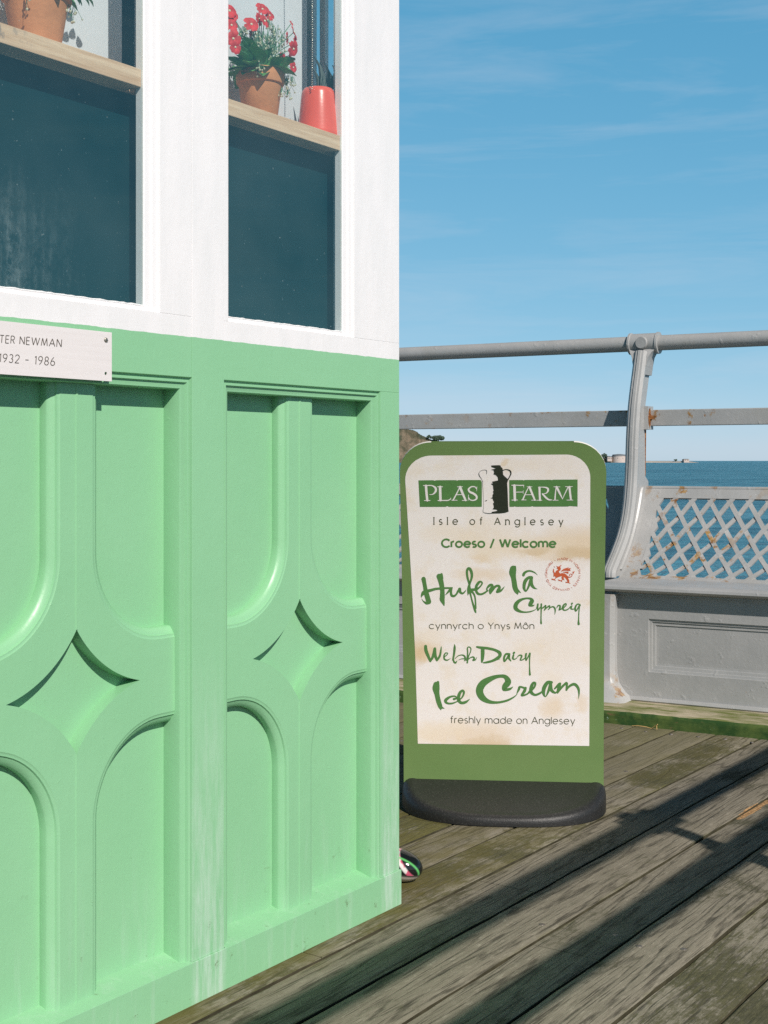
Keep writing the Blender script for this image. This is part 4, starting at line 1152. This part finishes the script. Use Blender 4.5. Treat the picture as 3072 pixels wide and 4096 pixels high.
# rubber base: a ramped half-oval on each side of the board
k = NT('black_rubber')
k.bsdf(k.mix(k.ramp(k.noise(260, 3, .6), .55, .75), (.017, .017, .017), (.055, .053, .050)), .45, k.bump(k.noise(420, 2, .6), .35, .002), spec=.45)
rb_ = MB()
A_, B_ = .2640, .205
na = 96
rows = []
def base_pt(f, an):
    c, s_ = math.cos(an), math.sin(an)
    return math.copysign(abs(c)**.74, c)*A_*f, math.copysign(abs(s_)**.90, s_)*B_*f
def top_h(v): return .0655-.046*(abs(v)/B_)
for f, dz in ((0.0, 0), (.3, 0), (.6, 0), (.80, 0), (.865, .0003), (.885, .0012), (.905, .0014), (.935, .0004), (.965, -.0035), (.985, -.0085), (.996, -.0155), (1.0, -.024)):
    row = []
    for q in range(na):
        u, v = base_pt(f, 2*math.pi*q/na)
        u9, v9 = base_pt(min(f, .88), 2*math.pi*q/na)
        row.append(tuple(SU*u+SF*v+Vector((0, 0, max(top_h(v9)+dz*(.5+.5*top_h(v9)/.05), .004)))))
    rows.append(row)
row = []
for q in range(na):
    u, v = base_pt(1.0, 2*math.pi*q/na)
    row.append(tuple(SU*u+SF*v+Vector((0, 0, .0005))))
rows.append(row)
rb_.grid(rows, closed=True)
rb_.build('rubber_base', k.m, sign, 50)

# ------------------------------------------------------------------ bench, railing, kerb timber
BR = R(-30)
BXv = Vector((.866025, -.5, 0)); BYv = Vector((.5, .866025, 0))      # bench axes: along the rail, away from the deck
def bench_pt(px, py, yy):
    q = ray(px, py); lam = yy/q.dot(BYv)
    p = q*lam
    return p.dot(BXv), p.z+EYE
XL, XR = -1.69, .58                                # right-hand bench between its uprights
BACK = [(4.865, .452), (4.920, .474), (4.985, .522), (5.040, .575), (5.110, .667), (5.160, .744), (5.185, .792)]
blen = [0.0]
for a, b in zip(BACK[:-1], BACK[1:]):
    blen.append(blen[-1]+math.hypot(b[0]-a[0], b[1]-a[1]))
BL = blen[-1]
def back_pt(x_, s_, e=0.0):
    s_ = max(0, min(BL, s_))
    for i in range(len(blen)-1):
        if s_ <= blen[i+1]: break
    f = (s_-blen[i])/(blen[i+1]-blen[i]); a, b = BACK[i], BACK[i+1]
    tx_, tz_ = b[0]-a[0], b[1]-a[1]; l_ = math.hypot(tx_, tz_)
    return (x_, a[0]+tx_*f-tz_/l_*e, a[1]+tz_*f+tx_/l_*e)
def bench(name, xl, xr, pl_, pr_, label):
    root = empty(name, (0, 0, 0), BR)
    tag(root, label, 'bench')
    # seat with a rounded nosing
    m = MB()
    pf_ = [(4.868, .4500), (4.868, .4600), (4.75, .4620), (4.605, .4625), (4.585, .4605), (4.572, .4530), (4.570, .4440), (4.578, .4360), (4.594, .4330), (4.612, .4330), (4.612, .425), (4.868, .425)]
    m.grid([[(xx, a, b) for a, b in pf_+pf_[:1]] for xx in (xl-.085, xr)])
    m.add([(xl-.085, a, b) for a, b in pf_], [tuple(range(len(pf_)))]); m.add([(xr, a, b) for a, b in pf_], [tuple(reversed(range(len(pf_))))])
    m.build('seat', M_RAIL, root, 40)
    # front panel with a sunk moulded field
    fpnl = MB(); Y = 4.620
    PP = lambda u, z_, d: (u, Y+d, z_)
    a0, a1, b0, b1 = xl+.105, xr-.105, .152, .340
    for (u0, u1, v0, v1) in ((xl-.085, xr, b1, .424), (xl-.085, xr, .062, b0), (xl-.085, a0, b0, b1), (a1, xr, b0, b1)):
        fpnl.quad(PP(u0, v0, 0), PP(u1, v0, 0), PP(u1, v1, 0), PP(u0, v1, 0))
    prf = [(0, 0), (.001, .004), (.010, .006), (.011, .009), (.022, .011), (.023, .014), (.032, .015)]
    sweep(fpnl, [(a0, b0), (a1, b0), (a1, b1), (a0, b1)], prf, PP, closed=True)
    fpnl.quad(PP(a0+.032, b0+.032, .015), PP(a1-.032, b0+.032, .015), PP(a1-.032, b1-.032, .015), PP(a0+.032, b1-.032, .015))
    fpnl.grid([[(xx, Y, .062), (xx, Y-.012, .060), (xx, Y-.016, .052), (xx, Y-.012, .047), (xx, Y+.02, .047)] for xx in (xl-.085, xr)])
    fpnl.build('front_panel', M_RAIL, root, 30)
    # reclined back plate with a woven lattice cut into it
    lp = MB()
    p_, m_ = .0741, .62
    s0, s1 = .034, BL-.046
    c0, c1 = pl_+.060, pr_-(.060 if pr_ > 0 else .115)
    tt = .006
    def plate(x0, x1, sa, sb, n):
        for e, fl_ in ((tt, 0), (-tt, 1)):
            rows = [[back_pt(xx, sa+(sb-sa)*i/n, e) for xx in ((x0, x1) if not fl_ else (x1, x0))] for i in range(n+1)]
            lp.grid(rows)
        for xx in (x0, x1):
            lp.grid([[back_pt(xx, sa+(sb-sa)*i/n, tt), back_pt(xx, sa+(sb-sa)*i/n, -tt)] for i in range(n+1)])
        for sv in (sa, sb):
            lp.quad(back_pt(x0, sv, tt), back_pt(x1, sv, tt), back_pt(x1, sv, -tt), back_pt(x0, sv, -tt))
    plate(pl_, pr_, 0, s0, 3); plate(pl_, pr_, s1, BL, 3); plate(pl_, c0, s0, s1, 10); plate(c1, pr_, s0, s1, 10)
    lp.tube([back_pt(pl_, BL, 0), back_pt(pr_, BL, 0)], .0085, 10)
    # scalloped ends of the opening
    ns = 3
    for sgn_, xe in ((1, c0), (-1, c1)):
        for q in range(ns+1):
            sm = s0 + (s1-s0)*q/ns; hh = (s1-s0)/ns*.42
            pts = [(xe-sgn_*.004, sm-hh), (xe+sgn_*.020, sm), (xe-sgn_*.004, sm+hh)]
            pts = [(a, max(s0-.002, min(s1+.002, b))) for a, b in pts]
            for e in (tt-.0006, -tt+.0006): lp.add([back_pt(a, b, e) for a, b in pts], [(0, 1, 2)])
            lp.grid([[back_pt(a, b, tt-.0006), back_pt(a, b, -tt+.0006)] for a, b in pts])
    back = lp.build('back_plate', M_LATT, root, 35)
    lt_ = MB()
    bw, bt = .0088, .0030
    for fam in (1, -1):
        i0 = int((c0-.3)/p_)-6; i1 = int((c1+.3)/p_)+6
        for i in range(i0, i1):
            xb = i*p_
            rows = []
            n = 30
            for j in range(n+1):
                s_ = s0-.008+(s1-s0+.016)*j/n
                xx = xb - fam*m_*(s_-BL/2)
                if not (c0-.006 <= xx <= c1+.006): 
                    if len(rows) > 2: break
                    rows = []; continue
                off_ = .0032*fam*math.cos(math.pi*(2*m_*(s_-BL/2)/p_))
                dx_ = bw/ math.cos(math.atan(m_))
                rows.append([back_pt(xx-dx_, s_, off_+bt), back_pt(xx+dx_, s_, off_+bt), back_pt(xx+dx_, s_, off_-bt), back_pt(xx-dx_, s_, off_-bt), back_pt(xx-dx_, s_, off_+bt)])
            if len(rows) > 2: lt_.grid(rows)
    lt_.build('lattice', M_LATT, back, 30)
    return root
bench('bench', XL, XR, -1.788, .675, 'grey cast iron bench with rusty woven lattice back, right of the sign')
bench('bench', -4.08, -1.91, -4.155, -1.812, 'grey cast iron bench mostly hidden behind the ice cream sign')
# railing: two rails, cast uprights that sweep down to the seats
rail = empty('railing', (0, 0, 0), BR)
tag(rail, 'grey tubular pier railing with cast uprights behind the benches', 'railing')
RY, RZ = 5.20, 1.368
MZ = 1.070
m = MB(); m.tube([(-5.0, RY, RZ), (-1.8, RY, RZ), (3.6, RY, RZ)], .0305, 24); m.build('handrail', M_RAIL, rail, 60)
m = MB(); m.box(-5.0, 3.6, RY-.020, RY+.006, MZ-.032, MZ+.032); m.build('mid_rail', M_LATT, rail, bevel=.003)
FRONT = [(5.145, 1.335), (5.118, 1.26), (5.085, 1.17), (5.062, 1.09), (5.045, .98), (5.034, .86), (5.015, .76), (4.985, .68), (4.94, .615), (4.88, .56), (4.83, .52), (4.795, .49), (4.79, .465)]
FT = catmull(FRONT, 5)
def web_back(z_):
    if z_ > .792:
        return RY-.030 + max(0.0, z_-1.12)*.38 if z_ > .83 else RY+.006
    for (y0_, z0_), (y1_, z1_) in zip(BACK[:-1], BACK[1:]):
        if z_ <= z1_:
            return y0_+(y1_-y0_)*(z_-z0_)/(z1_-z0_)+.004
    return BACK[-1][0]
def upright(xc):
    up = MB()
    # front flange: bevelled strip following the sweep
    rows = []
    for i, (a, b) in enumerate(FT):
        nx = FT[min(i+1, len(FT)-1)]; pv = FT[max(i-1, 0)]
        tx_, tz_ = nx[0]-pv[0], nx[1]-pv[1]; l_ = math.hypot(tx_, tz_); ny, nz_ = tz_/l_, -tx_/l_     # forward normal
        if ny > 0: ny, nz_ = -ny, -nz_
        w = .026
        row = []
        for u, e in ((-w*.95, -.022), (-w, -.008), (-w*.62, .003), (-w*.30, .0035), (-w*.22, .0075), (w*.22, .0075), (w*.30, .0035), (w*.62, .003), (w, -.008), (w*.95, -.022)):
            row.append((xc+u, a+ny*e, b+nz_*e))
        rows.append(row)
    up.grid(rows, closed=True)
    # web behind it
    rows = []
    for a, b in FT:
        bk_ = web_back(b)
        rows.append([(xc-.013, a+.01, b), (xc+.013, a+.01, b), (xc+.013, bk_, b), (xc-.013, bk_, b), (xc-.013, a+.01, b)])
    up.grid(rows)
    # rib along the back edge of the web, on both sides
    for sgn_ in (-1, 1):
        rows = []
        for a, b in FT[6:]:
            if b > .80 or b < .49: continue
            bk_ = web_back(b)
            q = a+(bk_-a)*.62
            rows.append([(xc+sgn_*.012, q-.012, b), (xc+sgn_*.020, q-.006, b), (xc+sgn_*.020, q+.006, b), (xc+sgn_*.012, q+.012, b)])
        if len(rows) > 1: up.grid(rows)
    # clasp round the mid rail
    up.box(xc-.031, xc+.031, RY-.050, RY+.012, MZ-.046, MZ+.046)
    u = up.build('upright', M_RAIL, rail, 35)
    c = MB()
    L2 = .061
    c.tube([(xc-L2, RY, RZ), (xc-L2+.008, RY, RZ), (xc-L2+.010, RY, RZ), (xc+L2-.010, RY, RZ), (xc+L2-.008, RY, RZ), (xc+L2, RY, RZ)], [.0435, .0440, .0405, .0405, .0440, .0435], 28)
    c.tube([(xc, RY-.048, RZ), (xc, RY-.036, RZ)], [.022, .026], 18)
    rows = []
    for a, b, w in ((5.185, 1.345, .055), (5.165, 1.33, .045), (5.155, 1.31, .034), (5.150, 1.28, .028), (5.140, 1.24, .022)):
        rows.append([(xc-w, a-.012, b), (xc+w, a-.012, b), (xc+w, RY+.02, b), (xc-w, RY+.02, b), (xc-w, a-.012, b)])
    c.grid(rows)
    c.build('collar', M_RAIL, u, 45)
    # leg below the seat, flaring into a foot
    g = MB()
    rows = []
    for zz, w, yf in ((.424, .105, 4.572), (.38, .100, 4.578), (.20, .098, 4.582), (.14, .100, 4.578), (.105, .108, 4.566), (.075, .130, 4.545), (.058, .150, 4.530), (.047, .156, 4.522)):
        rows.append([(xc-w, 4.619, zz), (xc-w, yf+.016, zz), (xc-w+.014, yf, zz), (xc-.05, yf-.004, zz), (xc+.05, yf-.004, zz), (xc+w-.014, yf, zz), (xc+w, yf+.016, zz), (xc+w, 4.619, zz)])
    g.grid(rows); g.add(rows[-1], [tuple(range(8))]); g.add(rows[0], [tuple(range(8))])
    g.build('leg', M_LATT, u, 40)
    # rusted bolt on the clasp
    bt_ = MB(); bt_.lathe([(0, .012), (.006, .012), (.010, .008), (.013, 0)], (0, 0, 0), 6); bt_.lathe([(0, .004), (.016, .003), (.019, 0)], (0, 0, 0), 14)
    b = bt_.build('bolt', M_RUST, u); b.rotation_euler = (0, R(90), 0); b.location = (xc+.031, RY-.030, MZ)
    rs = MB()
    Rr = random.Random(9)
    ring = [(.031*(.8+Rr.random()*.5)*math.cos(2*math.pi*i/18), .040*(.75+Rr.random()*.5)*math.sin(2*math.pi*i/18)) for i in range(18)]
    rs.add([(xc+.0316, RY-.030+a*.55, MZ+b_) for a, b_ in ring], [tuple(range(18))])
    rs.tube([(xc+.0125, RY-.031, MZ-.046), (xc+.0125, RY-.031, MZ-.16), (xc+.0125, RY-.031, .84)], [.0042, .0028, .0018], 6)
    rs.build('rust_stain', M_RUST, u)
    return u
k = NT('rust')
k.bsdf(k.mix(k.ramp(k.noise(90, 5, .65), .35, .65), (.085, .022, .010), (.34, .15, .045)), .85, k.bump(k.noise(150, 4, .6), .6, .003), spec=.2)
M_RUST = k.m
for xc in (-1.800, -4.17, .69):
    upright(xc)
# kerb timber under the benches
k = NT('mossy_painted_timber')
x, y, z = k.sep()
moss = k.ramp(k.noise(9, 6, .65, sc3=(.6, 2, 2)), .40, .60)
top = k.mix(moss, (.42, .36, .26), (.13, .15, .04))
frc = k.mix(k.ramp(k.noise(8, 6, .7), .42, .62), (.022, .062, .014), (.085, .125, .030))
frc = k.mix(k.ramp(k.noise(30, 4, .6), .66, .70), frc, (.30, .42, .34))
frc = k.mix(k.ramp(k.noise(18, 5, .7, sc3=(.5, 1, 2)), .60, .68), frc, (.16, .095, .05))
isf = k.math('LESS_THAN', y, 4.4075)
k.bsdf(k.mix(isf, top, frc), .8, k.bump(k.noise(18, 6, .7, sc3=(.3, 3, 3)), .6, .006), spec=.25)
kb = MB(); Rk = random.Random(4)
rows = []
for i in range(140):
    xx = -4.6+i*.045
    j = lambda s_: Rk.uniform(-s_, s_)
    rows.append([(xx, 4.404+j(.0015), -.05), (xx, 4.402+j(.0015), .030+j(.002)), (xx, 4.406+j(.002), .043+j(.002)), (xx, 4.413+j(.002), .0465+j(.0015)), (xx, 4.50, .048+j(.001)), (xx, 4.66, .047), (xx, 4.70, -.05)])
kb.grid(rows)
kerb = kb.build('kerb_timber', k.m, None, 50); kerb.rotation_euler = (0, 0, BR)
tag(kerb, 'long mossy green painted timber on the deck under the benches', 'timber')
# joists and edge beam hidden below the deck edge keep the far side closed
eb = MB(); eb.box(-5.0, 3.0, 5.32, 5.46, -.45, -.06); e_ = eb.build('edge_beam', M_BARK, None); e_.rotation_euler = (0, 0, BR); e_['kind'] = 'structure'
# blade of straw by the timber
stw = MB()
q0 = [bench_pt(a, b, 4.39) for a, b in ((2530, 2908), (2555, 2901), (2590, 2905), (2614, 2916), (2632, 2897), (2640, 2893))]
stw.tube([(a, 4.385-.004*i, max(.003, b)) for i, (a, b) in enumerate(q0)], .0016, 6)
stw.tube([(q0[4][0], 4.375, max(.004, q0[4][1])), (q0[4][0]+.006, 4.36, .004)], .0014, 6)
sw = stw.build('straw', mat_simple('dry_straw', (.50, .33, .13), .7), None, 60); sw.rotation_euler = (0, 0, BR)
tag(sw, 'bent dry straw lying against the mossy timber', 'straw')

# ------------------------------------------------------------------ near railing beside the camera (seen by its shadow on the deck)
nr = empty('near_railing', (0, 0, 0), ROT)
tag(nr, 'grey tubular railing that throws the long shadow across the deck', 'railing')
NY = -.190
NMZ = 1.13
m = MB(); m.tube([(-2.6, NY, RZ), (5.2, NY, RZ)], .0365, 20); m.build('handrail', M_RAIL, nr, 60)
m = MB(); m.box(-2.6, 5.2, NY-.013, NY+.013, NMZ-.036, NMZ+.036); m.build('mid_rail', M_RAIL, nr)
for xp in (2.356, 4.75, -2.2):
    m = MB()
    m.tube([(xp, NY, 0), (xp, NY, .04), (xp, NY, .05), (xp, NY, RZ-.04)], [.06, .055, .028, .026], 14)
    m.box(xp-.032, xp+.032, NY-.03, NY+.03, NMZ-.046, NMZ+.046)
    pst = m.build('post', M_RAIL, nr, 40)
    m = MB(); m.tube([(xp-.072, NY, RZ), (xp-.062, NY, RZ), (xp+.062, NY, RZ), (xp+.072, NY, RZ)], [.0505, .048, .048, .0505], 20)
    m.box(xp-.026, xp+.026, NY-.02, NY+.06, RZ-.02, RZ+.035)
    m.build('collar', M_RAIL, pst, 40)

# ------------------------------------------------------------------ painted pebble at the kiosk corner
k = NT('painted_pebble')
x, y, z = k.sep()
pat = k.noise(30, 2, .5, dist=1.5)
c = k.mix(k.ramp(z, .020, .024, (1, 1, 1), (0, 0, 0)), (.008, .010, .010), (.62, .54, .48))
stp = k.math('MULTIPLY', k.ramp(k.math('ABSOLUTE', k.math('SUBTRACT', k.math('ADD', k.math('MULTIPLY', x, 1.0), z), .066)), .0050, .0062, (1,1,1), (0,0,0)), k.math('GREATER_THAN', z, .026))
c = k.mix(stp, c, k.mix(k.ramp(k.noise(45, 2, .5), .45, .55), (.75, .70, .68), (.60, .10, .18)))
gl_ = k.math('MULTIPLY', k.ramp(k.math('ABSOLUTE', k.math('SUBTRACT', k.math('ADD', y, k.math('MULTIPLY', z, .5)), .004)), .0008, .0014, (1,1,1), (0,0,0)), k.math('GREATER_THAN', z, .026))
c = k.mix(gl_, c, (.12, .48, .14))
k.bsdf(c, k.ramp(z, .018, .03, (.6,.6,.6), (.12,.12,.12)), spec=.6)
pb = MB()
rows = []
for i in range(25):
    th = math.pi*i/24
    rows.append([(.052*math.sin(th)*math.cos(2*math.pi*q/36)*(1+.10*math.cos(2*math.pi*q/36)), .038*math.sin(th)*math.sin(2*math.pi*q/36), .034-.034*math.cos(th)*(1 if th > 1.57 else .98)) for q in range(36)])
pb.grid(rows, closed=True)
peb = pb.build('painted_pebble', k.m, None, 180)
q_ = ray(1637, 3540); q_ = q_*(EYE/-q_.z)
peb.location = (q_.x-.030, q_.y+.035, .0); peb.rotation_euler = (0, R(8), R(-20))
tag(peb, 'glossy black painted pebble with pink and green marks by kiosk corner', 'pebble')
